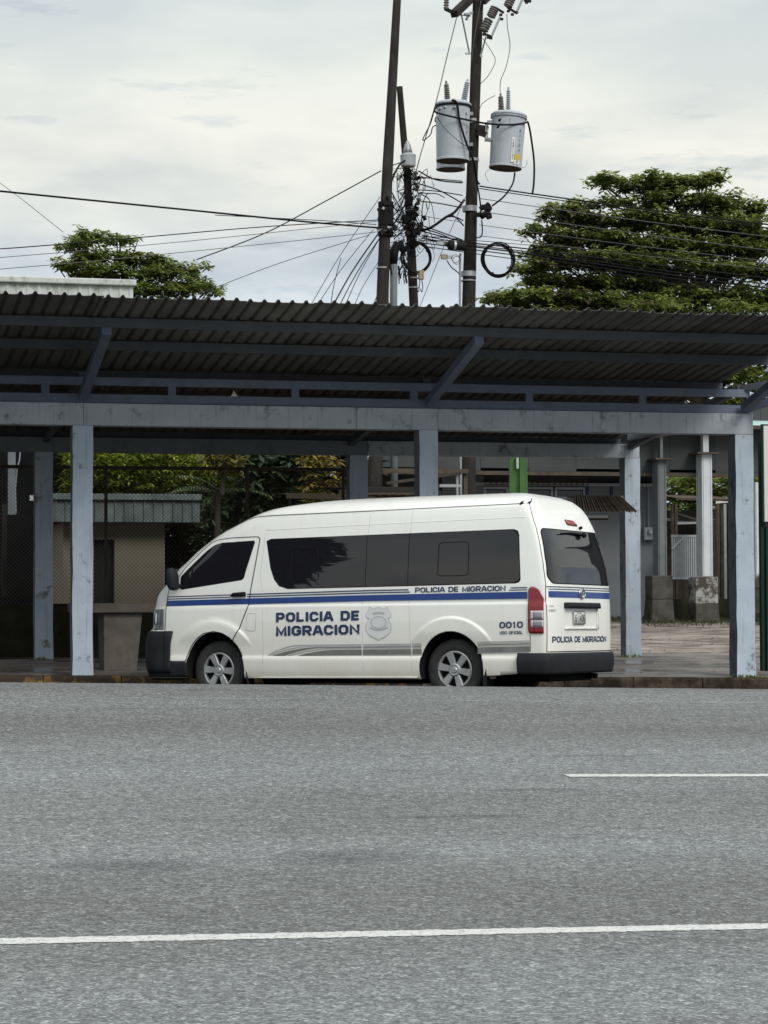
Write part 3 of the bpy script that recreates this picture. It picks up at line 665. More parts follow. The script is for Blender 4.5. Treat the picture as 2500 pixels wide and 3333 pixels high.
def van_body():
    zs = [.25, .275, .30, .35, .40, .45, .485, .498, .512, .53, .57]+lsp(.60, 1.05, 46)+[1.07, 1.085, 1.095, 1.108, 1.125, 1.14, 1.17]+lsp(1.2, 2.14, 30)+[2.155, 2.17, 2.185, 2.2, 2.22, 2.235, 2.25, 2.265, 2.28, 2.295, 2.31, 2.32, 2.33, 2.338, 2.345, 2.351, 2.356, 2.360, 2.364, 2.367, 2.37]
    v = []; f = []; n = None
    for z in zs:
        rg = ring(z); n = len(rg); v += [(x, t, z) for x, t in rg]
    for k in range(len(zs)-1):
        for i in range(n): f.append((k*n+i, k*n+(i+1) % n, (k+1)*n+(i+1) % n, (k+1)*n+i))
    f.append(tuple(range(n))[::-1]); f.append(tuple((len(zs)-1)*n+i for i in range(n)))
    body = vlocal('body', v, f, [MT['paint'], MT['well']], smooth=True)
    # wheel arches cut out of the solid body
    cut = MB()
    for cx, cz, rx, rz in ((0.0, .355, .400, .432), (3.115, .34, .405, .450)):
        for sg in (1, -1):
            k = 48; vs = []
            for y in (.60*sg, 1.2*sg):
                for i in range(k):
                    a = 2*PI*i/k; vs.append((cx+rx*math.cos(a), y, cz+rz*math.sin(a)))
            fs = [(i, (i+1) % k, k+(i+1) % k, k+i) for i in range(k)]+[tuple(range(k))[::-1], tuple(range(k, 2*k))]
            cut.add(vs, fs)
    # the skirt is cut away below the rear bumper, rising from behind the wheel
    wv = [(s, y, z) for y in (-1.2, 1.2) for s, z in ((-.40, .20), (-.40, .284), (-.82, .316), (-1.5, .325), (-1.5, .20))]
    cut.add(wv, [(0, 1, 2, 3, 4), (9, 8, 7, 6, 5)]+[(i, i+5, (i+1) % 5+5, (i+1) % 5) for i in range(5)])
    cu = mesh_obj('arch_cutter', cut.v, cut.f, MT['well'], van, None, False, False)
    bm = bmesh.new(); bm.from_mesh(cu.data); bmesh.ops.recalc_face_normals(bm, faces=bm.faces); bm.to_mesh(cu.data); bm.free()
    bm = bmesh.new(); bm.from_mesh(body.data); bmesh.ops.recalc_face_normals(bm, faces=bm.faces); bm.to_mesh(body.data); bm.free()
    bo = body.modifiers.new('cut', 'BOOLEAN'); bo.operation = 'DIFFERENCE'; bo.object = cu; bo.solver = 'EXACT'
    dg = bpy.context.evaluated_depsgraph_get(); dg.update()
    me = bpy.data.meshes.new_from_object(body.evaluated_get(dg)); body.modifiers.clear(); body.data = me; me.name = 'body'
    bpy.data.objects.remove(cu)
    while len(me.materials) > 2: me.materials.pop()
    if len(me.materials) < 2: me.materials.append(MT['well'])
    for p in me.polygons:
        c = p.center; inside = False
        for cx, cz, rx, rz in ((0.0, .355, .400, .432), (3.115, .34, .405, .450)):
            d = math.hypot((c.x-cx)/rx, (c.z-cz)/rz)
            if d < 1.003 and abs(c.y) > .59 and (abs(p.normal.y) < .35 or abs(c.y) < .62): inside = True
        if c.z < .252 or (c.z < .33 and c.x < -.3 and abs(p.normal.z) > .6): inside = True
        p.material_index = 1 if inside else 0
        p.use_smooth = not inside
    return body
body = van_body()

# ---- pieces draped over the skin of the van
def cells(poly, step):
    """a flat outline cut into small cells; returns 2-D verts and faces"""
    bm = bmesh.new(); vs = [bm.verts.new((p[0], p[1], 0)) for p in poly]; bm.faces.new(vs)
    x0, x1 = min(p[0] for p in poly), max(p[0] for p in poly); y0, y1 = min(p[1] for p in poly), max(p[1] for p in poly)
    if step:
        sx, sy = step if isinstance(step, tuple) else (step, step)
        for ax, a, b, st in ((0, x0, x1, sx), (1, y0, y1, sy)):
            k = int((b-a)/st)
            for i in range(1, k+1):
                c = a+(b-a)*i/(k+1); co = (c, 0, 0) if ax == 0 else (0, c, 0); no = (1, 0, 0) if ax == 0 else (0, 1, 0)
                bmesh.ops.bisect_plane(bm, geom=bm.verts[:]+bm.edges[:]+bm.faces[:], plane_co=co, plane_no=no)
    bm.verts.index_update(); v = [(q.co.x, q.co.y) for q in bm.verts]; f = [tuple(q.index for q in fc.verts) for fc in bm.faces]
    bm.free(); return v, f
def on_side(off, sgn=1): return lambda s, z: (s, sgn*(TS(s, z)+off), z)
def on_rear(off): return lambda t, z: (RX(t, z)-off, t, z)
def on_front(off): return lambda t, z: (FX(t, z)+off, t, z)
def drape(name, polys, surf, m, parent=None, step=.06, thick=0.0):
    V = []; Fc = []
    for poly in polys:
        v, f = cells(poly, step); b = len(V); V += [surf(*p) for p in v]; Fc += [tuple(i+b for i in q) for q in f]
    o = vlocal(name, V, Fc, m, parent, smooth=True)
    if thick:
        so = o.modifiers.new('thick', 'SOLIDIFY'); so.thickness = thick; so.offset = 0
    return o
def rpoly(pts, r=.03, n=5):
    out = []; k = len(pts)
    rr = r if isinstance(r, (list, tuple)) else [r]*k
    for i in range(k):
        p = Vector(pts[i]).to_2d() if len(pts[i]) > 2 else Vector(pts[i]); a = Vector(pts[i-1]); b = Vector(pts[(i+1) % k]); d1 = (a-p); d2 = (b-p)
        q = min(rr[i], d1.length*.49, d2.length*.49)
        if q < 1e-4: out.append(tuple(p)); continue
        p1 = p+d1.normalized()*q; p2 = p+d2.normalized()*q
        for j in range(n+1):
            t = j/n; w = p1*(1-t)**2+p*2*t*(1-t)+p2*t*t; out.append((w.x, w.y))
    return out
def densify(pts, st=.05, closed=False):
    o = []; k = len(pts)
    for i in range(k if closed else k-1):
        a = Vector(pts[i]); b = Vector(pts[(i+1) % k]); n = max(1, int((b-a).length/st))
        for j in range(n): q = a.lerp(b, j/n); o.append(tuple(q))
    if not closed: o.append(tuple(pts[-1]))
    return o
def seam(name, pts, surf, r=.003, m=None, closed=False, parent=None):
    P = [surf(*p) for p in densify(pts, .05, closed)]
    mb = MB(); mb.tube(P, r, 5, closed=closed)
    return vlocal(name, mb.v, mb.f, m or MT['gap'], parent)

# side windows, one dark band in three panes
band = rpoly([(2.433, 1.844), (2.36, 1.872), (-.74, 1.905), (-.806, 1.85), (-.843, 1.36), (-.79, 1.32), (2.10, 1.296), (2.30, 1.40)], [.02, .03, .06, .03, .05, .05, .12, .10])
top = lambda s: 1.872+(1.905-1.872)*(2.36-s)/3.1
bot = lambda s: 1.296+(1.32-1.296)*(2.12-s)/2.9
for sgn in (1, -1):
    drape('window_surround', [[(2.440, 1.856), (2.38, 1.880), (-.75, 1.914), (-.80, 1.895), (-.818, 1.85), (-.853, 1.35), (-.835, 1.322), (-.79, 1.310), (2.12, 1.286), (2.24, 1.322), (2.31, 1.40), (2.365, 1.53)]], on_side(.0015, sgn), MT['rubber'], step=(.08, .08))
    def clip(poly, a, b):
        bm = bmesh.new(); bm.faces.new([bm.verts.new((p[0], p[1], 0)) for p in poly])
        for c, no in ((a, (-1, 0, 0)), (b, (1, 0, 0))):
            if c is None: continue
            bmesh.ops.bisect_plane(bm, geom=bm.verts[:]+bm.edges[:]+bm.faces[:], plane_co=(c, 0, 0), plane_no=no, clear_outer=True)
        bm.faces.ensure_lookup_table(); f = bm.faces[0]; r = [(l.vert.co.x, l.vert.co.y) for l in f.loops]; bm.free(); return r
    for a, b in ((1.098, None), (.553, 1.090), (None, .545)):
        drape('side_window', [clip(band, a, b)], on_side(.0035, sgn), MT['glass'], step=(.09, .06))
    for X0, X1, za, zb in ((2.085, 1.735, 1.385, 1.752), (.168, -.205, 1.408, 1.782)):
        seam('sliding_window_frame', rpoly([(X0, zb), (X1, zb+.004), (X1-.025 if X0 > 1 else X1-.004, za+.0), (X0+.004, za)], .045), on_side(.005, sgn), .0045, MT['rubber'], closed=True)
# front doors with their windows, handle and mirror
def front_door(sgn):
    outl = rpoly([(3.72, 1.375), (3.775, 1.31), (3.793, 1.212), (3.808, 1.077), (3.816, .808), (3.807, .446), (3.52, .446), (3.50, .52), (3.44, .63), (3.36, .715), (3.26, .775), (3.12, .800), (3.00, .778), (2.90, .725), (2.865, .69), (2.779, .812), (2.652, 1.101), (2.631, 1.242), (2.579, 1.549), (2.529, 1.887), (2.559, 1.91), (2.911, 1.905), (3.10, 1.888), (3.217, 1.855), (3.36, 1.745), (3.55, 1.575)], .02, 3)
    d = drape('front_door', [outl], on_side(.0022, sgn), MT['paint'], step=(.035, .03))
    seam('door_gap', outl, on_side(.002, sgn), .0055, MT['gap'], True, d)
    w = rpoly([(3.60, 1.305), (3.612, 1.46), (3.45, 1.60), (3.258, 1.757), (3.157, 1.818), (3.053, 1.842), (2.618, 1.858), (2.598, 1.845), (2.705, 1.507), (2.726, 1.428), (2.756, 1.406)], .025, 4)
    drape('window_rubber', [[(a+(a-3.1)*.012, b+(b-1.6)*.03) for a, b in w]], on_side(.0040, sgn), MT['rubber'], d, step=(.06, .05))
    drape('door_window', [w], on_side(.0055, sgn), MT['glass'], d, step=(.06, .05))
    seam('quarter_light_bar', [(3.475, 1.325), (3.44, 1.585)], on_side(.008, sgn), .008, MT['rubber'], False, d)
    hp = rpoly([(2.885, 1.205), (2.872, 1.240), (2.84, 1.252), (2.691, 1.262), (2.686, 1.207)], .012, 4)
    drape('handle', [hp], on_side(.022, sgn), MT['black'], d, step=.03, thick=.035)
    # mirror housing on a short arm
    mb = MB(); cx, cy, cz = 3.655, sgn*1.02, 1.425
    n1, n2 = 10, 16; vs = []
    for i in range(n1+1):
        ph = -PI/2+PI*i/n1
        for j in range(n2):
            th = 2*PI*j/n2
            sx = lambda q, e: math.copysign(abs(q)**e, q)
            x = sx(math.cos(ph), .6)*sx(math.cos(th), .7)*.062; y = sx(math.cos(ph), .6)*sx(math.sin(th), .7)*.085; z = sx(math.sin(ph), .75)*.135
            vs.append((cx+x+.12*z, cy+y, cz+z))
    fs = [(i*n2+j, i*n2+(j+1) % n2, (i+1)*n2+(j+1) % n2, (i+1)*n2+j) for i in range(n1) for j in range(n2)]
    mb.add(vs, fs)
    mb.tube([(3.60, sgn*.90, 1.34), (3.63, sgn*.96, 1.35), (3.65, sgn*1.0, 1.36)], .022, 8)
    vlocal('mirror', mb.v, mb.f, MT['plastic'], d)
    return d
for sgn in (1, -1): front_door(sgn)
# panel joints and the drip rail
for pts in ([(2.46, 1.10), (2.452, .80), (2.45, .27)], [(1.118, .285), (1.125, .6), (1.13, 1.12), (1.10, 1.29)], [(.485, .29), (.505, .6), (.53, 1.12), (.55, 1.31)], [(1.085, 1.90), (1.07, 2.15)], [(.54, 1.90), (.53, 2.16)], [(2.46, 1.26), (2.50, 1.45), (2.46, 1.95)]):
    seam('panel_joint', pts, on_side(-.0008), .0022, MT['mid_decal'])
for sgn in (1, -1):
    seam('drip_rail', [(3.24, 1.895), (3.10, 1.965), (2.90, 2.055), (2.75, 2.115), (2.62, 2.145), (2.40, 2.156), (.70, 2.176), (-.88, 2.199)], on_side(.001, sgn), .006, MT['grey_decal'])
drape('drip_rail_cap', [[(-.80, 2.19), (-.80, 2.215), (-.885, 2.222), (-.895, 2.195)]], on_side(.014), MT['black'], step=None, thick=.02)
seam('roof_ridge', [(2.45, 1.985), (.7, 2.02), (-.9, 2.045)], on_side(-.001), .0045, MT['paint'])
fp = rpoly([(2.663, 1.009), (2.539, 1.008), (2.553, .798), (2.681, .812)], .03, 4)
drape('fuel_flap', [fp], on_side(.002), MT['paint'], step=.06); seam('fuel_flap_gap', fp, on_side(.002), .0025, MT['mid_decal'], True)
# stripes round side and tail
def zs_(za, zb, zc): return lambda s: float(np.interp(s, [-.94, 1.03, 3.80], [zc, zb, za]))
def hstripe(name, lo, hi, s0, s1, m, surf=None, step=.12, cut0=0, cut1=0):
    n = max(2, int(abs(s1-s0)/.25)+2); ss = lsp(s0, s1, n)
    up = [(s, hi(s)) for s in ss]; up[0] = (s0+cut0, hi(s0)); dn = [(s, lo(s)) for s in reversed(ss)]
    drape(name, [up+dn], surf or on_side(.0052), m, step=step)
hstripe('blue_stripe', zs_(1.102, 1.137, 1.140), zs_(1.170, 1.205, 1.217), -.936, 3.797, MT['blue'])
ln_lo = zs_(1.182, 1.223, 1.233); ln_hi = zs_(1.194, 1.236, 1.243); lm_lo = zs_(1.209, 1.250, 1.257); lm_hi = zs_(1.221, 1.263, 1.268)
hstripe('thin_stripe', ln_lo, ln_hi, .515, 2.67, MT['navy']); hstripe('thin_stripe', lm_lo, lm_hi, .535, 2.67, MT['navy'])
hstripe('thin_stripe', ln_lo, ln_hi, 2.90, 3.792, MT['navy']); hstripe('thin_stripe', lm_lo, lm_hi, 2.90, 3.788, MT['navy'])
hstripe('thin_stripe', ln_lo, ln_hi, -.936, -.715, MT['navy']); hstripe('thin_stripe', lm_lo, lm_hi, -.936, -.735, MT['navy'])
def rs(name, a, b, m, t0=-.91, t1=.90):
    tt = lsp(t0, t1, 9); f = lambda z: (lambda t: z)
    drape(name, [[(t, b(t)) for t in tt]+[(t, a(t)) for t in reversed(tt)]], on_rear(.0065), m, step=(.05, .03))
rs('blue_stripe', lambda t: 1.152, lambda t: 1.222, MT['blue'], -.915, .875); rs('thin_stripe', lambda t: 1.2385, lambda t: 1.249, MT['navy'], -.915, .875); rs('thin_stripe', lambda t: 1.264, lambda t: 1.275, MT['navy'], -.915, .895)

# lettering built from strokes
GL = {
 'O': (1.0, [([(.26, 0), (.74, 0), (1, .22), (1, .78), (.74, 1), (.26, 1), (0, .78), (0, .22)], True)]),
 '0': (.92, [([(.28, 0), (.72, 0), (1, .2), (1, .8), (.72, 1), (.28, 1), (0, .8), (0, .2)], True)]),
 'C': (.95, [([(1, .68), (1, .78), (.75, 1), (.26, 1), (0, .78), (0, .22), (.26, 0), (.75, 0), (1, .22), (1, .32)], False)]),
 'G': (.98, [([(1, .72), (1, .80), (.75, 1), (.26, 1), (0, .78), (0, .22), (.26, 0), (.75, 0), (1, .18), (1, .46), (.55, .46)], False)]),
 'D': (.98, [([(0, 0), (.72, 0), (1, .24), (1, .76), (.72, 1), (0, 1)], True)]),
 'P': (.92, [([(0, -.12), (0, 1), (.76, 1), (1, .84), (1, .54), (.76, .38), (.22, .38)], False)]),
 'R': (.95, [([(0, -.12), (0, 1), (.76, 1), (1, .84), (1, .56), (.76, .42), (.22, .42)], False), ([(.60, .30), (1, -.12)], False)]),
 'L': (.82, [([(0, 1.12), (0, 0), (1.1, 0)], False)]),
 'I': (.0, [([(0, -.12), (0, 1.12)], False)]),
 'A': (1.0, [([(-.10, -.12), (.36, 1), (.64, 1), (1.10, -.12)], False), ([(.26, .27), (.74, .27)], False)]),
 'E': (.85, [([(1.1, 1), (0, 1), (0, 0), (1.1, 0)], False), ([(.2, .5), (1.0, .5)], False)]),
 'F': (.85, [([(1.1, 1), (0, 1), (0, -.12)], False), ([(.2, .5), (1.0, .5)], False)]),
 'M': (1.15, [([(0, -.12), (0, 1), (.5, .06), (1, 1), (1, -.12)], False)]),
 'N': (1.0, [([(0, -.12), (0, 1), (1, 0), (1, 1.12)], False)]),
 'U': (.95, [([(0, 1.12), (0, .22), (.26, 0), (.74, 0), (1, .22), (1, 1.12)], False)]),
 'S': (.92, [([(1, .74), (1, .84), (.8, 1), (.2, 1), (0, .84), (0, .64), (.2, .5), (.8, .5), (1, .36), (1, .16), (.8, 0), (.2, 0), (0, .16), (0, .26)], False)]),
 '1': (.55, [([(0, .74), (.55, .98), (.55, -.12)], False)]),
 '4': (.92, [([(.75, -.12), (.75, 1), (0, .30), (1.1, .30)], False)]),
 '6': (.92, [([(1, .84), (.8, 1), (.26, 1), (0, .78), (0, .22), (.26, 0), (.74, 0), (1, .2), (1, .4), (.76, .56), (.2, .56)], False)]),
 'T': (.9, [([(-.05, 1), (1.05, 1)], False), ([(.5, .85), (.5, -.12)], False)]),
 'Y': (.95, [([(0, 1.1), (.5, .45), (1, 1.1)], False), ([(.5, .35), (.5, -.12)], False)]),
 'H': (.95, [([(0, -.12), (0, 1.12)], False), ([(1, -.12), (1, 1.12)], False), ([(.15, .5), (.85, .5)], False)]),
 '-': (.6, [([(0, .5), (1, .5)], False)]), ' ': (.35, []),
}
QI = []
def strokes(text, x0, x1, y0, y1, th, thin=.78):
    k_ = 1/thin
    return [[(a, y0+(b-y0)/k_) for a, b in q] for q in _strokes(text, x0, x1, y0, y0+(y1-y0)*k_, th)]
def _strokes(text, x0, x1, y0, y1, th):
    """quads of the lettering inside the box; th is the stroke width"""
    H = (y1-y0)-th; gap = 1.0
    units = sum(GL[c][0] for c in text); nfix = len(text)
    # solve the width unit: sum(w_i*u) + n*th + (n-1)*g = width, g = .42 th
    g = th*.42; u = ((x1-x0)-nfix*th-(nfix-1)*g)/units
    quads = []; x = x0+th/2; word = 0; QI.clear()
    for c in text:
        w, ps = GL[c]; W_ = w*u; word += (c == ' ')
        for pts, closed in ps:
            P = [Vector((x+(px*W_ if w else 0), y0+th/2+(min(max(py, -0.0), 1.0))*H + (-(th/2) if py < 0 else (th/2 if py > 1 else 0)))) for px, py in pts]
            if w and c not in 'A': pass
            k = len(P); L = []
            for i in range(k):
                if closed: a, b = P[i-1], P[(i+1) % k]; d1 = (P[i]-a).normalized(); d2 = (b-P[i]).normalized()
                else:
                    d1 = (P[i]-P[i-1]).normalized() if i else None; d2 = (P[i+1]-P[i]).normalized() if i < k-1 else None
                    d1 = d1 or d2; d2 = d2 or d1
                n1 = Vector((-d1.y, d1.x)); n2 = Vector((-d2.y, d2.x)); m = n1+n2
                m = m.normalized() if m.length > 1e-4 else n1; sc = min(1.6, 1/max(.3, m.dot(n1)))
                L.append((P[i]+m*th/2*sc, P[i]-m*th/2*sc))
            for i in range(k if closed else k-1):
                a, b = L[i], L[(i+1) % k]; quads.append([tuple(a[0]), tuple(b[0]), tuple(b[1]), tuple(a[1])]); QI.append(word)
        x += W_+th+g
    return quads
def lettering(name, text, sa, sb, lo, hi, th, surf_kind, m, off=.0060, parent=None):
    """text runs from sa (left in view) to sb; lo/hi give the base and top line as functions"""
    q = strokes(text, 0, abs(sa-sb), 0, 1.0*(hi(sa)-lo(sa)), th); sg = 1 if sb > sa else -1
    h0 = hi(sa)-lo(sa); qi = list(QI); o = None
    for wd in sorted(set(qi)):
      V = []; Fc = []
      for k, quad in enumerate(q):
        if qi[k] != wd: continue
        o = off+.00002*(k % 12); b = len(V); sf = on_side(o) if surf_kind == 'side' else on_rear(o)
        for u, w in quad:
            s = sa+sg*u; z = lo(s)+w/h0*(hi(s)-lo(s)); V.append(sf(s, z))
        Fc.append((b, b+1, b+2, b+3))
      ob = vlocal(name, V, Fc, m, parent, smooth=False)
    return ob
li = lambda a, b, s0, s1: (lambda s: a+(b-a)*(s-s0)/(s1-s0))
lettering('lettering', 'POLICIA DE', 2.268, 1.156, li(.901, .917, 2.268, 1.156), li(1.013, 1.030, 2.268, 1.156), .036, 'side', MT['letter'])
lettering('lettering', 'MIGRACION', 2.270, 1.158, li(.741, .758, 2.268, 1.156), li(.856, .872, 2.268, 1.156), .036, 'side', MT['letter'])
lettering('lettering', 'POLICIA DE MIGRACION', .450, -.674, li(1.224, 1.228, .45, -.674), li(1.282, 1.290, .45, -.674), .0150, 'side', MT['letter'])
lettering('lettering', '0010', -.603, -.888, li(.817, .820, -.6, -.89), li(.886, .892, -.6, -.89), .0185, 'side', MT['letter'])
lettering('lettering', 'USO OFICIAL', -.605, -.886, li(.749, .752, -.6, -.89), li(.784, .788, -.6, -.89), .0075, 'side', MT['letter'])
lettering('lettering', 'POLICIA DE MIGRACION', .840, -.655, lambda t: .656, lambda t: .724, .0205, 'rear', MT['letter'])
lettering('lettering', 'TOYOTA', .880, .80, lambda t: 1.048, lambda t: 1.064, .004, 'rear', MT['mid_decal'])
lettering('lettering', 'HIACE', .885, .765, lambda t: .995, lambda t: 1.024, .006, 'rear', MT['mid_decal'])
# police shield
def ell(cx, cz, rx, rz, a0=0, a1=2*PI, n=28): return [(cx-rx*math.cos(a0+(a1-a0)*i/n), cz+rz*math.sin(a0+(a1-a0)*i/n)) for i in range(n+1)]
def shield():
    cx = .912
    def P(lst): return [(cx-u, z) for u, z in lst]
    half = [(0, 1.072), (.045, 1.052), (.075, 1.046), (.112, 1.070), (.130, 1.035), (.155, .995), (.163, .968), (.148, .945), (.118, .938), (.150, .895), (.163, .850), (.155, .800), (.125, .755), (.075, .725), (.030, .712), (0, .688)]
    full = [(u, z) for u, z in half]+[(-u, z) for u, z in half[-2:0:-1]]
    o = drape('shield_emblem', [P(full)], on_side(.0058), MT['pale_decal'], step=.05)
    seam('shield_outline', P(full), on_side(.0062), .0016, MT['mid_decal'], True, o)
    def ringp(rx, rz, w, cz, m, dz):
        V = []; Fc = []; n = 32
        for i in range(n):
            a = 2*PI*i/n
            for r in (0, 1): V.append(on_side(dz)(cx+(rx-r*w)*math.cos(a), cz+(rz-r*w)*math.sin(a)))
        for i in range(n): Fc.append((2*i, 2*((i+1) % n), 2*((i+1) % n)+1, 2*i+1))
        vlocal('shield_ring', V, Fc, m, o)
    ringp(.104, .072, .011, .890, MT['mid_decal'], .0064)
    drape('shield_disc', [ell(cx, .890, .092, .060)[:-1]], on_side(.0064), MT['disc_decal'], o, step=None)
    def arc(R, a0, a1, cz, w, m):
        n = 10; out = [(cx+R*math.sin(a0+(a1-a0)*i/n), cz+R*math.cos(a0+(a1-a0)*i/n)) for i in range(n+1)]; inn = [(cx+(R-w)*math.sin(a0+(a1-a0)*i/n), cz+(R-w)*math.cos(a0+(a1-a0)*i/n)) for i in range(n, -1, -1)]
        drape('shield_ribbon', [out+inn], on_side(.0066), m, o, step=None)
    arc(.30, -.27, .27, .712, .028, MT['mid_decal'])
    arc(.22, PI-.56, PI+.56, 1.012, .022, MT['mid_decal'])
shield()
# curved silver and grey bands low on the side
zt_ = lambda s: float(np.interp(s, [-.96, .49, 1.13, 1.95], [.681, .651, .645, .640]))   # top line of the band
def bandpoly(d0, d1, s0, s1, tip0, tip1, n=10):
    """runs level at depth d0..d1 below the top line, then curves down to a point at the front"""
    up = [(s, zt_(s)-d0) for s in lsp(s0, s1, n)]; dn = [(s, zt_(s)-d1) for s in lsp(s0, s1, n)]
    up += [(s1+(tip0-s1)*t, zt_(s1)-d0-(zt_(s1)-d0-.512)*(t**2.0)) for t in lsp(.08, 1, 10)]
    dn += [(s1+(tip1-s1)*t, zt_(s1)-d1-(zt_(s1)-d1-.512)*(t**1.8)) for t in lsp(.08, 1, 10)]
    return up+dn[::-1]
segs = ((1.138, 1.9), (.505, 1.118), (.37, .485), (-.96, -.33))
for i, (s0, s1) in enumerate(segs):
    for d0, d1, m in ((.0, .010, 'silver'), (.018, .024, 'silver'), (.030, .040, 'grey_decal'), (.046, .052, 'silver'), (.062, .122, 'grey_decal'), (.124, .131, 'silver')):
        if i == 0:
            tips = {0: (2.40, 2.385), .018: (2.37, 2.355), .030: (2.33, 2.16), .046: (2.13, 2.08), .062: (1.99, 1.75), .124: (1.8, 1.7)}[d0 if d0 else 0]
            base = {0: 1.93, .018: 1.80, .030: 1.66, .046: 1.5, .062: 1.42, .124: 1.6}[d0 if d0 else 0]
            drape('side_band', [bandpoly(d0, d1, s0, base, *tips)], on_side(.0055+.0002*(d0 > .02)), MT[m], step=(.08, .1))
        else:
            drape('side_band', [[(s, zt_(s)-d0) for s in lsp(s0, s1, 4)]+[(s, zt_(s)-d1) for s in lsp(s1, s0, 4)]], on_side(.0055), MT[m], step=(.08, .1))
# lower sill edge
drape('sill_trim', [[(.43, .262), (.43, .276), (2.66, .264), (2.66, .250)]], on_side(.010), MT['paint'], step=(.2, .1), thick=.012)

# tail
tg = [(t, z) for z, t in []]
def tail():
    L = [(.900, .556), (.905, .75)]
    left = [(.60, 2.262), (.655, 2.235), (.752, 2.191), (.798, 2.10), (.824, 1.997), (.868, 1.659), (.888, 1.454), (.897, 1.283), (.905, 1.10), (.905, .75), (.903, .556)]
    outl = [(t, z) for t, z in left]+[(-t, z) for t, z in reversed(left)]
    tgt = drape('tailgate', [outl], on_rear(.0028), MT['paint'], step=(.045, .05))
    seam('tailgate_gap', left, on_rear(.0025), .0045, MT['gap'], False, tgt); seam('tailgate_gap', [(-t, z) for t, z in left], on_rear(.0025), .0045, MT['gap'], False, tgt)
    seam('tailgate_gap', [(-.903, .556), (.903, .556)], on_rear(.0025), .0055, MT['gap'], False, tgt)
    win = rpoly([(.792, 1.912), (-.792, 1.912), (-.842, 1.60), (-.868, 1.375), (-.80, 1.312), (.80, 1.312), (.868, 1.375), (.842, 1.60)], [.07, .07, .02, .06, .09, .09, .06, .02], 5)
    drape('window_rubber', [[(a*1.012, b+(b-1.6)*.035) for a, b in win]], on_rear(.005), MT['rubber'], tgt, step=(.05, .05))
    drape('rear_window', [win], on_rear(.0068), MT['glass'], tgt, step=(.05, .04))
    # wiper
    P = on_rear(.03)
    mb = MB(); mb.tube([P(-.235, 1.875), P(-.06, 1.888), P(.12, 1.890), P(.40, 1.873)], [.020, .012, .009, .006], 6); mb.lathe([(.030, 0), (.030, .03), (.015, .045)], P(-.235, 1.872), (-1, 0, .2), 12)
    vlocal('rear_wiper', mb.v, mb.f, MT['black'], tgt)
    mb = MB(); mb.lathe([(.018, -.02), (.018, .01), (.008, .018)], P(-.262, 1.962), (-1, 0, .4), 10); vlocal('washer_jet', mb.v, mb.f, MT['black'], tgt)
    cp = rpoly([(.060, 2.040), (-.160, 2.034), (-.225, 1.984), (.050, 1.990)], .015, 4)
    drape('high_stop_lamp_frame', [[(-.08+(a+.08)*1.09, 2.012+(b-2.012)*1.3) for a, b in cp]], on_rear(.010), MT['lamp_dark'], tgt, step=.05)
    drape('high_stop_lamp', [cp], on_rear(.013), MT['pink'], tgt, step=.05, thick=.01)
    # badge: three interlocked ovals on a rim, thin chrome
    def ov(cx, cz, a, b, n=26): return [on_rear(.016)(cx+a*math.cos(2*PI*i/n), cz+b*math.sin(2*PI*i/n)) for i in range(n)]
    mb = MB(); cx, cz = .062, 1.203
    mb.tube(ov(cx, cz, .078, .056), .0065, 6, closed=True); mb.tube(ov(cx, cz+.018, .052, .019), .0055, 6, closed=True); mb.tube(ov(cx, cz+.0, .023, .050), .0055, 6, closed=True)
    vlocal('badge', mb.v, mb.f, MT['chrome'], tgt)
    # handle bar, recess and plate
    hb = rpoly([(.555, 1.100), (-.365, 1.100), (-.385, 1.05), (-.375, 1.035), (.56, 1.035)], .02, 4)
    drape('handle', [hb], on_rear(.030), MT['plastic'], tgt, step=.06, thick=.05)
    drape('recess_lip', [[(.555, .800), (-.375, .800), (-.365, .822), (.545, .822)]], on_rear(.012), MT['paint'], tgt, step=.08, thick=.014)
    drape('recess_side', [[(-.355, .822), (-.395, .80), (-.395, 1.04), (-.365, 1.04)]], on_rear(.010), MT['paint'], tgt, step=.08, thick=.012)
    pl = drape('number_plate', [rpoly([(.335, .855), (.335, 1.005), (.0, 1.005), (.0, .855)], .012, 3)], on_rear(.016), MT['plate'], tgt, step=.08, thick=.006)
    seam('plate_rim', rpoly([(.330, .860), (.330, 1.000), (.005, 1.000), (.005, .860)], .012, 3), on_rear(.020), .0035, MT['ink'], True, tgt)
    lettering('plate_number', '6-1406', .290, .018, lambda t: .886, lambda t: .966, .013, 'rear', MT['ink'], .0205, tgt)
    lettering('plate_text', 'COSTA RICA', .230, .105, lambda t: .974, lambda t: .988, .0026, 'rear', MT['ink'], .0205, tgt)
    # lamps on the corners, sitting on side and tail
    for sgn in (1, -1):
        zz = lsp(.757, 1.270, 18)
        def lamp(name, m, za, zb, s_a, s_b, off, par, ns=14):
            V = []; Fc = []; zl = lsp(za, zb, max(3, int((zb-za)/.03)+2))
            for z in zl:
                tipf = float(np.interp(z, [1.14, 1.225, 1.262, 1.272], [0, .045, .09, .12])); bl = float(np.interp(z, [.757, .79], [.02, 0]))
                a = s_a-bl; b = s_b+tipf
                if z > 1.24: a = s_a-float(np.interp(z, [1.24, 1.272], [0, .03]))
                for i in range(ns+1):
                    s = a+(b-a)*i/ns; w = Wz(z); r = Rz(z); ar = .22*w/.93
                    s2 = max(s, r+.0005); t = T0(s2, z); V.append((s2-off*.5, sgn*(t+off), z))
            n = ns+1
            for k in range(len(zl)-1):
                for i in range(ns): Fc.append((k*n+i, k*n+i+1, (k+1)*n+i+1, (k+1)*n+i))
            o = vlocal(name, V, Fc, m, par)
            so = o.modifiers.new('thick', 'SOLIDIFY'); so.thickness = .012; so.offset = -1 if sgn > 0 else 1
            return o
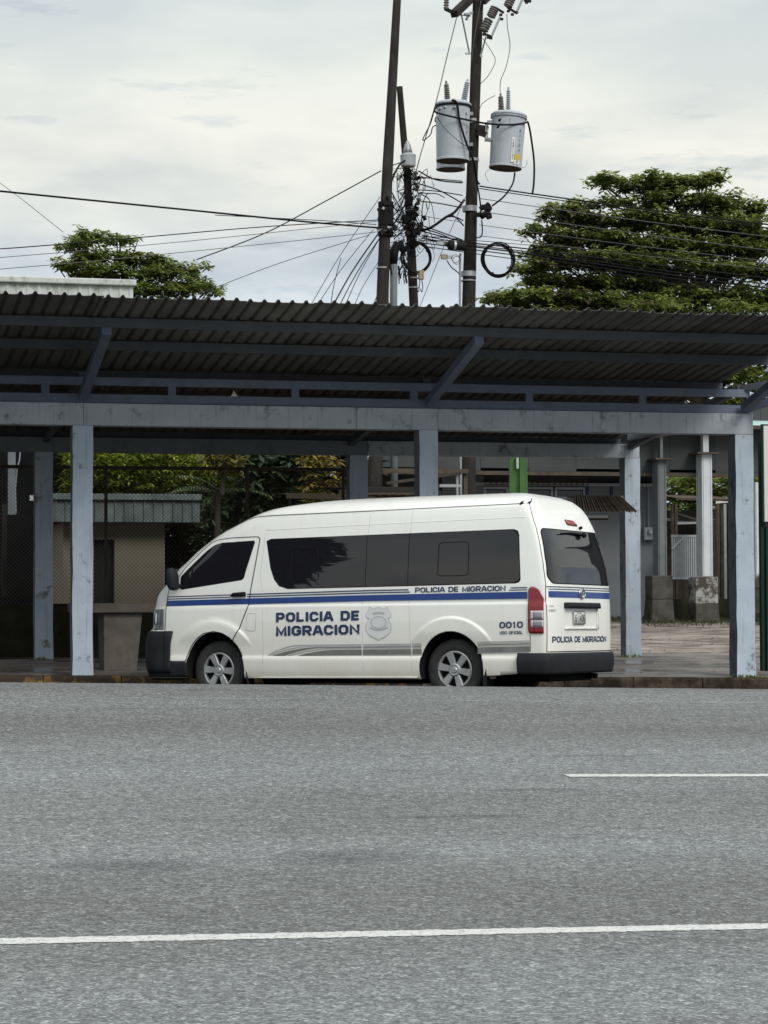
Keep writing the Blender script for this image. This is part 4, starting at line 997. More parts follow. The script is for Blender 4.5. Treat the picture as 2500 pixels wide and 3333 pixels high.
        tl = lamp('tail_lamp', MT['red'], .757, 1.272, -.944, -1.128, .014, None)
        lamp('lens', MT['lens'], .912, 1.006, -.975, -1.124, .0185, tl); lamp('lens', MT['lens'], .823, .902, -.978, -1.124, .0185, tl)
        lamp('lens_core', MT['lens_grey'], .918, 1.000, -1.005, -1.112, .0210, tl, 8); lamp('lens_core', MT['lens_grey'], .829, .896, -1.007, -1.112, .0210, tl, 8)
        lamp('lamp_divider', MT['lamp_dark'], .9035, .9105, -.952, -1.126, .0200, tl)
        seam('lamp_gap', [(-.972, .745), (-.968, .56)], on_side(.0015, sgn), .0035, MT['gap'])
tail()
# bumpers wrap round the corners
def wrap(name, rear, s_from, z0, z1, off, m, parent=None, nz=8, bulge=.0, lip=0.0):
    V = []; Fc = []; zl = lsp(z0, z1, nz); n = None
    for k, z in enumerate(zl):
        u = k/(nz-1); o = off+bulge*math.sin(PI*u)
        near = []
        w = Wz(z); r = Rz(z); f = Fz(z)
        if rear:
            ar = .22*w/.93
            for i in range(8): s = s_from+(r+ar-s_from)*i/8; near.append((s, w+o))
            for i in range(15):
                a = (PI/2)*(1-i/14); t = math.sin(a)**(2/VN)*w; x = r+ar*(1-math.cos(a)**(2/VN)); near.append((x-o*(1-a/(PI/2))*1.0-o*.3*(a < 1.5), t+o*(a/(PI/2))))
        else:
            af = .55*w/.93
            for i in range(8): s = s_from+(f-af-s_from)*i/8; near.append((s, w+o))
            for i in range(19):
                a = (PI/2)*(1-i/18); t = math.sin(a)**(2/VM)*w; x = f-af*(1-math.cos(a)**(2/VM)); near.append((x+o*(1-a/(PI/2)), t+o*(a/(PI/2))))
        row = near+[(x, -t) for x, t in near[-2::-1]]
        n = len(row); V += [(x, t, z) for x, t in row]
    for k in range(nz-1):
        for i in range(n-1): Fc.append((k*n+i, k*n+i+1, (k+1)*n+i+1, (k+1)*n+i))
    o = vlocal(name, V, Fc, m, parent)
    so = o.modifiers.new('thick', 'SOLIDIFY'); so.thickness = .03; so.offset = 0
    return o
wrap('rear_bumper', True, -.825, .312, .540, .020, MT['plastic'], bulge=.012)
wrap('front_bumper', False, 3.815, .30, .805, .010, MT['plastic'], bulge=.010)
wrap('front_bumper', False, 3.50, .262, .438, .004, MT['plastic'], bulge=.004)
wrap('lower_lip', False, 3.60, .215, .27, -.03, MT['black'])
# headlamps, windscreen, grille
for sgn in (1, -1):
    V = []; Fc = []; zl = lsp(.818, 1.068, 8); n = 17
    for z in zl:
        w = Wz(z); f = Fz(z); af = .55*w/.93; s1 = 3.835
        row = [(s1+(f-af*.999-s1)*i/3, w) for i in range(3)] if s1 < f-af else []
        a0 = PI/2
        if s1 > f-af:
            v = (s1-f+af)/af
        tt = [T0(s1, z)+( .42-T0(s1, z))*i/(n-1) for i in range(n)]
        for t in tt: V.append((FX(t, z)+.006, sgn*(t+.003), z))
    for k in range(len(zl)-1):
        for i in range(n-1): Fc.append((k*n+i, k*n+i+1, (k+1)*n+i+1, (k+1)*n+i))
    hl = vlocal('headlamp', V, Fc, MT['headlamp'])
    mb = MB(); q = FX(.86, .95)
    P = [(FX(.885, z)+.008, sgn*.890, z) for z in lsp(.88, 1.02, 5)]; mb.tube(P, [.006, .011, .012, .011, .006], 6); vlocal('indicator', mb.v, mb.f, MT['lens'], hl)
drape('windscreen', [rpoly([(.78, 1.42), (-.78, 1.42), (-.68, 1.93), (.68, 1.93)], .06)], on_front(.004), MT['glass'], step=(.06, .05))
drape('grille', [rpoly([(.5, .90), (-.5, .90), (-.5, 1.0), (.5, 1.0)], .03)], on_front(.006), MT['plastic'], step=(.06, .05))
# black inner parts below the body
mb = MB()
for s, t in ((0, 0), (3.115, 0)): mb.tube([(s, -.78, .345), (s, .78, .345)], .05, 8)
mb.box((-.6, 0, .30), (.9, 1.2, .16)); mb.box((1.5, 0, .26), (1.9, 1.2, .14)); mb.tube([(-1.18, -.45, .27), (-.2, -.45, .30)], .03, 8)
vlocal('chassis', mb.v, mb.f, MT['well'], smooth=False)
mb = MB(); mb.add([(-.40, .91, .46), (-.415, .915, .12), (-.40, .66, .12), (-.39, .66, .46), (-.37, .91, .46), (-.395, .915, .12), (-.38, .66, .12), (-.37, .66, .46)], [(0, 1, 2, 3), (7, 6, 5, 4), (0, 4, 5, 1), (1, 5, 6, 2), (2, 6, 7, 3), (3, 7, 4, 0)])
mb.add([(-.40, .925, .44), (-.425, .935, .40), (-.445, .935, .25), (-.43, .92, .12), (-.39, .92, .12), (-.385, .925, .40)], [(0, 1, 2, 3, 4, 5)])
vlocal('mud_flap', mb.v, mb.f, MT['plastic'], smooth=False)
mb = MB(); mb.add([(2.715, .91, .44), (2.69, .925, .40), (2.655, .93, .20), (2.65, .915, .12), (2.70, .70, .12), (2.74, .70, .44)], [(0, 1, 2, 3, 4, 5)])
o = vlocal('mud_flap', mb.v, mb.f, MT['plastic'], smooth=False); so = o.modifiers.new('t', 'SOLIDIFY'); so.thickness = .012
# wheels
def wheel(s, zc, sgn, turn=0.0):
    A = Matrix.Translation((s, sgn*.745, zc)) @ Matrix.Rotation(turn*sgn, 4, 'Z')
    if sgn < 0: A = A @ Matrix.Rotation(PI, 4, 'Z')
    def put(name, mb, m, par, smooth=True):
        return vlocal(name, [tuple(A @ Vector(p)) for p in mb.v], mb.f, m, par, smooth)
    R_ = .350
    w = put('wheel', MB().lathe([(.20, -.10), (.215, .02), (.19, .05), (.05, .05)], (0, 0, 0), (0, 1, 0), 32), MT['well'], None)
    prof = [(.205, -.10), (.30, -.105), (.335, -.095), (R_, -.07), (R_, .055), (.343, .078), (.325, .094), (.29, .104), (.25, .106), (.218, .100), (.208, .088), (.205, .05)]
    tb = MB(); tb.lathe(prof, (0, 0, 0), (0, 1, 0), 64); tb.f = tb.f[:-2]; tb.m = tb.m[:-2]
    put('tyre', tb, MT['tyre'], w)
    # wheel cover: rim, six spokes, hub and cap
    rb = MB(); k = 64
    rb.lathe([(.213, .080), (.213, .098), (.204, .103), (.190, .098), (.186, .085), (.186, .06)], (0, 0, 0), (0, 1, 0), k); rb.f = rb.f[:-2]; rb.m = rb.m[:-2]
    for i in range(6):
        a = 2*PI*i/6+(.18 if s < 1 else .05)
        ca, sa = math.cos(a), math.sin(a)
        def Q(r, wd, y): return (ca*r-sa*wd, y, sa*r+ca*wd)
        r0, r1 = .060, .196; w0, w1 = .033, .044
        vs = [Q(r0, -w0, .088), Q(r0, w0, .088), Q(r1, w1, .098), Q(r1, -w1, .098), Q(r0, -w0*.75, .100), Q(r0, w0*.75, .100), Q(r1, w1*.86, .107), Q(r1, -w1*.86, .107), Q(r0, -w0, .06), Q(r0, w0, .06), Q(r1, w1, .07), Q(r1, -w1, .07)]
        rb.add(vs, [(4, 5, 6, 7), (0, 1, 5, 4), (1, 2, 6, 5), (2, 3, 7, 6), (3, 0, 4, 7), (8, 9, 1, 0), (9, 10, 2, 1), (10, 11, 3, 2), (11, 8, 0, 3)])
    rb.lathe([(.076, .07), (.074, .102), (.060, .112), (.040, .108), (.038, .114), (.030, .122), (.0, .123)], (0, 0, 0), (0, 1, 0), 32)
    put('rim', rb, MT['wheel'], w, False)
for s, zc in ((0.0, .354), (3.115, .338)):
    for sgn in (1, -1): wheel(s, zc, sgn)

# ------------------------------------------------------------------ behind the canopy, left: kiosk, planting
def boxpx(mb, px0, py0, px1, py1, Y, depth, mi=0, zb=None):
    a = at(px0, py0, Y); b = at(px1, py1, Y); z1, z0 = a.z, (b.z if zb is None else zb)
    mb.box(((a.x+b.x)/2, Y+depth/2, (z0+z1)/2), (abs(b.x-a.x), depth, abs(z1-z0)), mi); return mb
def kiosk():
    Y = 37.0
    root = empty('kiosk', (at(380, 1900, Y).x, Y, .6)); tag(root, 'small beige kiosk with a green-grey sheet fascia behind the fence', 'kiosk')
    boxpx(MB(), 205, 1700, 306, 2100, Y, 2.4, zb=.4).build('wall', MT['beige'], root, bevel=.01)
    boxpx(MB(), 372.5, 1700, 537, 2100, Y, 2.4, zb=.4).build('wall', MT['beige'], root, bevel=.01)
    boxpx(MB(), 306, 1700, 372.5, 1756, Y, 2.4).build('wall', MT['beige'], root)
    boxpx(MB(), 306, 1756, 372.5, 2100, Y+.12, .06, zb=.4).build('door', MT['door_dark'], root)
    a, b = at(174, 1606, Y-.45), at(652, 1627, Y-.45); f1, f0 = at(400, 1627, Y-.45).z, at(400, 1699, Y-.45).z
    MB().box(((a.x+b.x)/2, Y-.42, (a.z+f1)/2), (b.x-a.x+.04, .10, a.z-f1)).build('cap_flashing', MT['green_sheet'], root, bevel=.006)
    # corrugated fascia, panel by panel
    n = 15; w = (b.x-a.x)/n
    for k in range(n):
        x = a.x+k*w; mb = MB(); pr = [(0, 0), (.16*w, 0), (.22*w, -.03), (.30*w, -.03), (.36*w, 0), (w, 0)]; Yf = Y-.40
        v = [(x+u, Yf+d, z) for z in (f0+.0, f1-.004) for u, d in pr]; m = len(pr)
        mb.add(v, [(i, i+1, m+i+1, m+i) for i in range(m-1)])
        o = mb.build('fascia_panel', MT['green_sheet'], root)
    MB().box(((a.x+b.x)/2, Y+.9, f0+.03), (b.x-a.x, 2.5, .05)).build('roof', MT['door_dark'], root)
    return a, b
kiosk()
def pipes_left():
    Y = 38.5
    o = MB(); a = at(38, 1440, Y); b = at(38, 1675, Y); o.box(((a.x), Y, (a.z+b.z)/2), (.125, .1, a.z-b.z)); t = o.build('downpipe', MT['dull_pipe']); tag(t, 'pale upright pipe in the dark gap at the far left of the photo', 'pipe')
    mb = MB(); mb.tube([at(66, 1466, Y), at(63, 1500, Y), at(56, 1520, Y), at(50, 1590, Y), at(52, 1672, Y)], .012, 6); t = mb.build('hanging_cable', MT['galv']); tag(t, 'pale cable hanging beside the upright pipe at the far left', 'cable')
    Yp = 36.0; a = at(15, 1640, Yp); b = at(15, 1945, Yp)
    t = MB().box((a.x, Yp, (a.z+b.z)/2), (.07, .07, a.z-b.z)).build('timber_post', MT['pole_concrete']); tag(t, 'thin grey-brown post at the left edge under the canopy', 'post')
    Y = 41; xa, xb = at(-900, 1700, Y).x, at(240, 1700, Y).x
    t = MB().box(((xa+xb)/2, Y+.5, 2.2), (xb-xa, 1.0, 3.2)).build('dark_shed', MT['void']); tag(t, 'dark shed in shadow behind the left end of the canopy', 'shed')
    c, d = at(98, 1612, 37.2), at(110, 1630, 37.2)
    t = MB().box(((c.x+d.x)/2, 37.2, (c.z+d.z)/2), (.07, .06, .09)).build('meter_box', MT['pale_pipe']); tag(t, 'tiny grey box between the pipe and the back left column', 'box')
pipes_left()

# ------------------------------------------------------------------ leaves
def leaf_mat(name, a, b, c, trans=.3):
    m = bpy.data.materials.new(name); m.use_nodes = True; nt = m.node_tree; nd = nt.nodes; ln = nt.links
    p = nd['Principled BSDF']; p.inputs['Roughness'].default_value = .5; p.inputs['Specular IOR Level'].default_value = .4
    at_ = nd.new('ShaderNodeAttribute'); at_.attribute_name = 'leafcol'
    r = nd.new('ShaderNodeValToRGB'); ln.new(at_.outputs['Fac'], r.inputs[0]); cr = r.color_ramp; cr.elements[0].color = (*a, 1); cr.elements[1].color = (*c, 1); e = cr.elements.new(.55); e.color = (*b, 1)
    ln.new(r.outputs[0], p.inputs['Base Color'])
    tr = nd.new('ShaderNodeBsdfTranslucent'); ln.new(r.outputs[0], tr.inputs['Color']); mx = nd.new('ShaderNodeMixShader'); mx.inputs[0].default_value = trans
    ln.new(p.outputs[0], mx.inputs[1]); ln.new(tr.outputs[0], mx.inputs[2]); ln.new(mx.outputs[0], nd['Material Output'].inputs['Surface'])
    return m
MT['leaf_tree'] = leaf_mat('broad_leaf', (.060, .085, .024), (.21, .26, .06), (.42, .46, .13), .5)
MT['leaf_brown'] = leaf_mat('russet_leaf', (.05, .042, .02), (.09, .075, .03), (.13, .115, .05), .3)
MT['leaf_hedge'] = leaf_mat('hedge_leaf', (.03, .055, .010), (.19, .25, .03), (.52, .54, .08), .45)
MT['leaf_croton'] = leaf_mat('yellow_leaf', (.030, .040, .012), (.13, .11, .02), (.42, .31, .06), .3)
MT['leaf_palm'] = leaf_mat('palm_leaf', (.014, .026, .012), (.05, .085, .03), (.16, .21, .10), .3)
MT['leaf_moss'] = leaf_mat('moss_leaf', (.02, .025, .010), (.05, .06, .02), (.10, .11, .04), .2)
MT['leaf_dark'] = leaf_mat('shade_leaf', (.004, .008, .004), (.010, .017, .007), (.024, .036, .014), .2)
def nvec(r): 
    while True:
        v = Vector((r.uniform(-1, 1), r.uniform(-1, 1), r.uniform(-1, 1)))
        if .05 < v.length < 1: return v.normalized()
class Leaves:
    def __init__(s): s.v = []; s.f = []; s.c = []
    def leaf(s, p, d, up, L, Wd, c, fold=.12):
        d = d.normalized(); r = d.cross(up)
        if r.length < 1e-3: r = d.orthogonal()
        r.normalize(); n = r.cross(d)
        b = len(s.v)
        tip = p+d*L-n*L*.18; mid = p+d*L*.55
        s.v += [tuple(p), tuple(mid+r*Wd*.5-n*Wd*fold), tuple(tip), tuple(mid-r*Wd*.5-n*Wd*fold), tuple(mid)]
        s.f += [(b, b+1, b+4), (b+1, b+2, b+4), (b+2, b+3, b+4), (b+3, b, b+4)]; s.c += [c]*4
    def rosette(s, p, r, n=9, L=.24, Wd=.12, c=.5, droop=.15):
        ax = (Vector((r.uniform(-.4, .4), r.uniform(-.4, .4), 1))).normalized(); a0 = r.uniform(0, 6.28)
        for k in range(n):
            a = a0+2.4*k; el = r.uniform(-.45, .75)-droop
            d = Vector((math.cos(a)*math.cos(el), math.sin(a)*math.cos(el), math.sin(el)))
            s.leaf(p+d*.02, d, ax, L*r.uniform(.7, 1.15), Wd*r.uniform(.8, 1.15), min(1, max(0, c+r.gauss(0, .16))))
    def build(s, name, m, parent=None, wc=True):
        o = mesh_obj(name, s.v, s.f, m, parent, world_coords=wc)
        a = o.data.attributes.new('leafcol', 'FLOAT', 'FACE'); a.data.foreach_set('value', s.c)
        o['kind'] = 'stuff'; return o
def inside(p, poly):
    x, y = p; c = False
    for i in range(len(poly)):
        (x1, y1), (x2, y2) = poly[i-1], poly[i]
        if (y1 > y) != (y2 > y) and x < (x2-x1)*(y-y1)/(y2-y1)+x1: c = not c
    return c
def layered_tree(label, base_px, Y, layers, leafL, seed, dens, name='almond_tree', zb=.8, spread=3.0, trunk_r=.28, brown=()):
    """layers: (px centre, py centre, half width, half height, weight) of flat storeys of foliage"""
    r = random.Random(seed)
    b = at(base_px, 1900, Y); root = empty(name, (b.x, Y, zb)); tag(root, label, 'tree')
    top = min(l[1] for l in layers); zt = at(base_px, top+190, Y).z
    pts = []; x = b.x
    for k in range(8): x += r.uniform(-.12, .12); pts.append((x, Y+r.uniform(-.1, .1), zb-.1+(zt-zb)*k/7))
    MB().tube(pts, [trunk_r*(1-.1*k) for k in range(8)], 10).build('trunk', MT['wood_dark'], root, smooth=True)
    L = Leaves(); Lb = Leaves(); lim = MB()
    for (cx, cy, hw, hh, n) in layers:
        c = at(cx, cy, Y); sx = (at(cx+hw, cy, Y)-c).length; sz = (at(cx, cy-hh, Y)-c).length; sy = min(spread, max(sx*.8, 1.0))
        # a limb towards the storey
        zs0 = max(zb+1.5, c.z-1.4); k = min(7, max(0, int((zs0-zb)/(zt-zb)*7))); p0 = Vector(pts[k])
        mid = p0.lerp(c, .55)+Vector((0, 0, -.25)); lim.tube([p0, mid, c+Vector((0, 0, -.1))], [.07, .045, .02], 6)
        for _ in range(max(2, int(n/45))):
            q = c+Vector((r.uniform(-.9, .9)*sx, r.uniform(-.8, .8)*sy, r.uniform(-.3, .2)*sz)); lim.tube([mid, mid.lerp(q, .6)+Vector((0, 0, -.1)), q], [.035, .022, .010], 4)
        # sub clumps give the storey an uneven edge
        cl = [(r.uniform(-1, 1), r.uniform(-1, 1), r.uniform(-.8, .8), r.uniform(.5, 1.0)) for _ in range(max(4, int(hw/9)))]
        tot = int(n*dens)
        for _ in range(tot):
            a, bb, e, g = r.choice(cl) if r.random() < .5 else (r.uniform(-1, 1)*.85, r.uniform(-1, 1), r.uniform(-.8, .8), .8); q = nvec(r)*(r.random()**.45)
            k1 = .30*g
            X = a*(1-k1)*.95*sx+q.x*k1*max(sx*.55, .45); Yy = bb*(1-k1)*sy+q.y*k1*sy; Z = e*.55*sz*(1-.4*abs(a))+q.z*.55*sz*g
            if r.random() < .10: X *= 1.12; Z = Z*1.5+r.gauss(0, .3)*sz
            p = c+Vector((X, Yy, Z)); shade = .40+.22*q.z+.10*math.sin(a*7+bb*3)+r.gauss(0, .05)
            tgt = Lb if (brown and r.random() < .35 and any(abs(cx+a*hw-u) < w for u, w in brown)) else L
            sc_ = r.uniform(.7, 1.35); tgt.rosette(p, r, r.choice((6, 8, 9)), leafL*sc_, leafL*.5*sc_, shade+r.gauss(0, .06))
    lim.build('limbs', MT['wood_dark'], root)['kind'] = 'stuff'
    L.build('crown', MT['leaf_tree'], root)
    if Lb.v: Lb.build('crown', MT['leaf_brown'], root)
    return root
RL = [(2170, 592, 165, 26, 170), (1960, 585, 55, 22, 50), (2110, 605, 150, 30, 150), (2300, 585, 60, 25, 60), (1985, 660, 80, 22, 50), (1880, 665, 60, 20, 26), (2230, 650, 210, 34, 260), (2400, 680, 120, 40, 170),
      (1800, 680, 60, 20, 34), (1850, 700, 90, 30, 90), (2010, 720, 180, 36, 260), (2260, 730, 230, 38, 330), (2440, 760, 110, 45, 190), (1770, 745, 75, 24, 60), (1900, 775, 170, 34, 230), (2130, 800, 230, 38, 320), (2360, 810, 180, 42, 300),
      (1790, 820, 90, 28, 110), (1960, 850, 230, 36, 330), (2220, 870, 250, 38, 330), (2430, 880, 130, 45, 220), (1730, 870, 70, 26, 90), (1850, 915, 170, 34, 260), (2060, 925, 150, 30, 170), (1650, 965, 90, 28, 120), (1780, 975, 190, 34, 330), (2010, 985, 230, 36, 330), (2260, 960, 200, 40, 300), (2430, 975, 130, 48, 220), (2420, 1120, 260, 60, 300), (2440, 1230, 240, 60, 300), (2420, 1320, 200, 45, 240), (2150, 1100, 300, 50, 200), (2200, 1020, 330, 36, 360), (1850, 1030, 260, 30, 300),
      (2600, 700, 100, 60, 120), (2620, 850, 130, 80, 180), (2640, 990, 120, 70, 150)]
layered_tree('tall spreading dark green tree behind the right half of the canopy', 2260, 54.0, RL, .165, 5, 1.45, brown=((1790, 60), (1860, 50)), trunk_r=.35)
LL = [(315, 770, 115, 22, 100), (250, 795, 60, 20, 50), (390, 785, 70, 12, 36), (330, 835, 130, 24, 150), (210, 860, 60, 16, 60), (470, 850, 130, 26, 160), (590, 880, 90, 28, 130), (400, 890, 210, 30, 260), (620, 925, 90, 26, 120), (690, 945, 45, 20, 40), (480, 945, 200, 34, 260), (420, 1000, 240, 30, 220)]
layered_tree('small flat-topped tree above the left end of the canopy roof', 440, 62.0, LL, .165, 8, 1.15, trunk_r=.25)

def bush(name, label, cat, px0, py0, px1, py1, Y, m, n, L, Wd, seed, depth=1.2, col=.5, group=None):
    r = random.Random(seed); a, b = at(px0, py0, Y), at(px1, py1, Y); root = empty(name, ((a.x+b.x)/2, Y, b.z)); tag(root, label, cat, group)
    lv = Leaves()
    for _ in range(n):
        u, w = r.random(), r.random(); edge = .10*math.sin(u*17+seed)+.07*math.sin(u*41)
        z = b.z+(a.z-b.z)*min(1, w*(1+edge)); x = a.x+(b.x-a.x)*u
        d = r.random(); p = Vector((x, Y+depth*(d-.5), z))
        lv.rosette(p, r, 6, L, Wd, col+.35*(w-.5)-.25*(d-.3)+r.gauss(0, .06), .2)
    lv.build('foliage', m, root)
    MB().tube([((a.x+b.x)/2, Y, b.z-.4), ((a.x+b.x)/2+.05, Y, (a.z+b.z)/2)], .04, 6).build('stem', MT['wood_dark'], root)
    return root
# dark mass behind everything on the left, then lighter planting in front of it
r_ = random.Random(3)
bush('dense_thicket', 'dense dark thicket filling the view behind the kiosk', 'thicket', -900, 1010, 1160, 2090, 43.0, MT['leaf_dark'], 9500, .34, .19, 31, 3.0, .35)  # unseen upper part behind the roof added to keep sky light off the canopy
bush('hedge', 'bright green hedge seen over the kiosk roof, left part', 'hedge', 200, 1440, 600, 1640, 40.2, MT['leaf_hedge'], 1700, .13, .05, 4, 1.6, .40)
bush('hedge', 'bright yellow-green hedge right of the kiosk roof, under the canopy beam', 'hedge', 520, 1440, 820, 1600, 40.0, MT['leaf_hedge'], 1000, .13, .045, 9, 1.6, .58)
bush('croton_shrub', 'yellow-leaved shrub above the fence rail left of the dark middle column', 'shrub', 985, 1440, 1085, 1650, 37.6, MT['leaf_croton'], 110, .17, .065, 14, .8, .62)
bush('croton_shrub', 'yellow drooping leaves behind the fence above the van windscreen', 'shrub', 665, 1440, 780, 1535, 37.8, MT['leaf_croton'], 45, .20, .07, 15, .6, .45)
bush('croton_shrub', 'dark broad-leaved shrub behind the fence above the van roof front', 'shrub', 780, 1460, 1010, 1720, 38.6, MT['leaf_palm'], 420, .24, .10, 16, 1.0, .1)
bush('leafy_shrub', 'low green shrub between the kiosk and the van windscreen', 'shrub', 640, 1620, 850, 1880, 38.9, MT['leaf_palm'], 420, .22, .06, 17, 1.2, .35)
def palm():
    Y = 38.2; r = random.Random(77); c = at(700, 1600, Y); root = empty('palm', (c.x, Y, .7)); tag(root, 'small palm with pale fronds beside the kiosk fascia', 'palm')
    lv = Leaves()
    for k in range(9):
        a = -.3+k*.45; el = .5; p = c.copy(); d = Vector((math.cos(a), .4*math.sin(a*2), .35)).normalized()
        for i in range(16):
            p = p+d*.06; d = (d+Vector((0, 0, -.055))).normalized(); side = d.cross(Vector((0, 0, 1))).normalized()
            for sg in (1, -1): lv.leaf(p, (side*sg+d*.7+Vector((0, 0, -.25))), Vector((0, 0, 1)), .30*(1-.03*i), .035, min(1, .6+r.gauss(0, .15)))
    lv.build('fronds', MT['leaf_palm'], root)
    MB().tube([(c.x, Y, .6), (c.x+.05, Y, c.z)], [.07, .05], 8).build('trunk', MT['wood_dark'], root)
palm()

# ------------------------------------------------------------------ behind the canopy, middle: stall roofs, yard clutter
def yard_middle():
    # tan awning edge just above the van roof
    Y = 35.0; root = empty('tarpaulin_awning', (at(1050, 1610, Y).x, Y, .5)); tag(root, 'curved tan awning peeping over the van roof', 'awning')
    mb = MB(); v = []; n = 14
    for k in range(n+1):
        u = k/n; px = 932+u*290; py = 1604+u*u*14; p = at(px, py, Y); zr = p.z+.0*u
        v += [(p.x, Y, zr), (p.x, Y+1.3, zr+.03), (p.x, Y, zr-.09)]
    f = []
    for k in range(n): b = 3*k; f += [(b, b+3, b+4, b+1), (b+2, b+5, b+3, b)]
    mb.add(v, f); mb.build('cloth', MT['tan'], root, smooth=False)
    for px in (950, 1200): q = at(px, 1700, Y); MB().tube([(q.x, Y+.1, .45), (q.x, Y+.1, at(px, 1612, Y).z)], .025, 8).build('post', MT['rust'], root)
    # a little brown-roofed stall whose roof shows right of the van
    Y = 32.2; root = empty('vendor_stall', (at(1960, 1650, Y).x, Y, .4)); tag(root, 'stall with a rusty brown corrugated roof right behind the van tail', 'stall')
    a = at(1868, 1613, Y+.75); b = at(2018, 1615, Y+.75); c = at(2078, 1667, Y-.25); d = at(1868, 1664, Y-.25)
    n = 22
    for k in range(0, n, 2):
        mb = MB(); v = []
        for j in range(5):
            u = (k+j*.5)/n; bump = .022 if j in (1, 3) else (0.0 if j != 2 else -.008)
            p = Vector(a).lerp(b, u); q = Vector(d).lerp(c, u); v += [(p.x, p.y, p.z+bump), (q.x, q.y, q.z+bump)]
        mb.add(v, [(2*j, 2*j+1, 2*j+3, 2*j+2) for j in range(4)])
        o = mb.build('roof_sheet', MT['awning'], root); so = o.modifiers.new('t', 'SOLIDIFY'); so.thickness = .006
    MB().bar((a.x-.1, a.y, a.z-.02), (b.x+.05, b.y, b.z-.02), .05).build('ridge', MT['awning'], root)
    e, g = at(1868, 1674, Y), at(1977, 1690, Y)
    MB().box(((e.x+g.x)/2, Y, (e.z+g.z)/2), (g.x-e.x, .06, .035)).build('frame', MT['sign_white'], root)
    MB().box(((e.x+g.x)/2, Y-.01, g.z+.0), (g.x-e.x, .07, .025)).build('frame', MT['wood_dark'], root)
    for px in (1760, 1840): q = at(px, 1700, Y+.3); MB().box((q.x, Y+.3, (1.0+e.z)/2-.1), (.05, .05, e.z-.5)).build('post', MT['wood_dark'], root)
    # dark corrugated eave and framing between the middle columns
    Y = 36.0; root = empty('lean_to', (at(1280, 1600, Y).x, Y, .5)); tag(root, 'low dark lean-to with timber rails seen over the van between two columns', 'lean-to')
    a, b = at(1196, 1604, Y), at(1352, 1604, Y); k = 0; x = a.x
    while x < b.x:
        MB().box((x+.04, Y+.4, a.z-.02+.008*(k % 2)), (.075, .9, .035)).build('roof_sheet', MT['rust'], root); x += .08; k += 1
    z = at(1300, 1532, Y+.8).z; p0, p1 = at(1246, 1533, Y+.8), at(1522, 1538, Y+.8)
    MB().box(((p0.x+p1.x)/2, Y+.8, z), (p1.x-p0.x, .08, .075)).build('rail', MT['rust'], root)
    p0, p1 = at(1258, 1573, Y+.7), at(1500, 1540, Y+.7); MB().bar(p0, p1, .07, .05).build('brace', MT['wood_dark'], root)
    p0, p1 = at(1430, 1581, Y+.6), at(1500, 1581, Y+.6); MB().bar(p0, p1, .05).build('rail', MT['galv'], root)
    for px, w, m in ((1514, .07, 'rust'), (1488, .04, 'galv')):
        q = at(px, 1540, Y+.85); MB().box((q.x, Y+.85, (q.z+.5)/2), (w, w, q.z-.5)).build('post', MT[m], root)
    MB().box((at(1300, 1600, Y).x, Y+1.2, at(1300, 1545, Y).z-.7), (1.5, .05, 1.1)).build('back_panel', MT['wood_dark'], root)
yard_middle()
def green_post():
    Y = 40.0; a, b = at(1657, 1480, Y), at(1712, 1480, Y); root = empty('green_post', (a.x, Y, .6)); tag(root, 'thick green steel post standing behind the van roof', 'post')
    zt = at(1680, 1380, Y).z
    MB().box(((a.x+at(1680, 1480, Y).x)/2, Y, (zt+.5)/2), (at(1680, 1480, Y).x-a.x, .05, zt-.5)).build('flange', MT['green'], root)
    MB().box(((at(1687, 1480, Y).x+b.x)/2, Y-.06, (zt+.5)/2), (b.x-at(1687, 1480, Y).x, .06, zt-.5)).build('flange', MT['green'], root)
    MB().box((at(1684, 1480, Y).x, Y+.02, (zt+.5)/2), (.03, .12, zt-.5)).build('web', MT['green'], root)
    q = at(1684, 1484, Y-.09); e = at(1684, 1525, Y-.09); MB().box((q.x, Y-.10, (q.z+e.z)/2), (.045, .02, q.z-e.z)).build('plate', MT['pale_pipe'], root)
green_post()

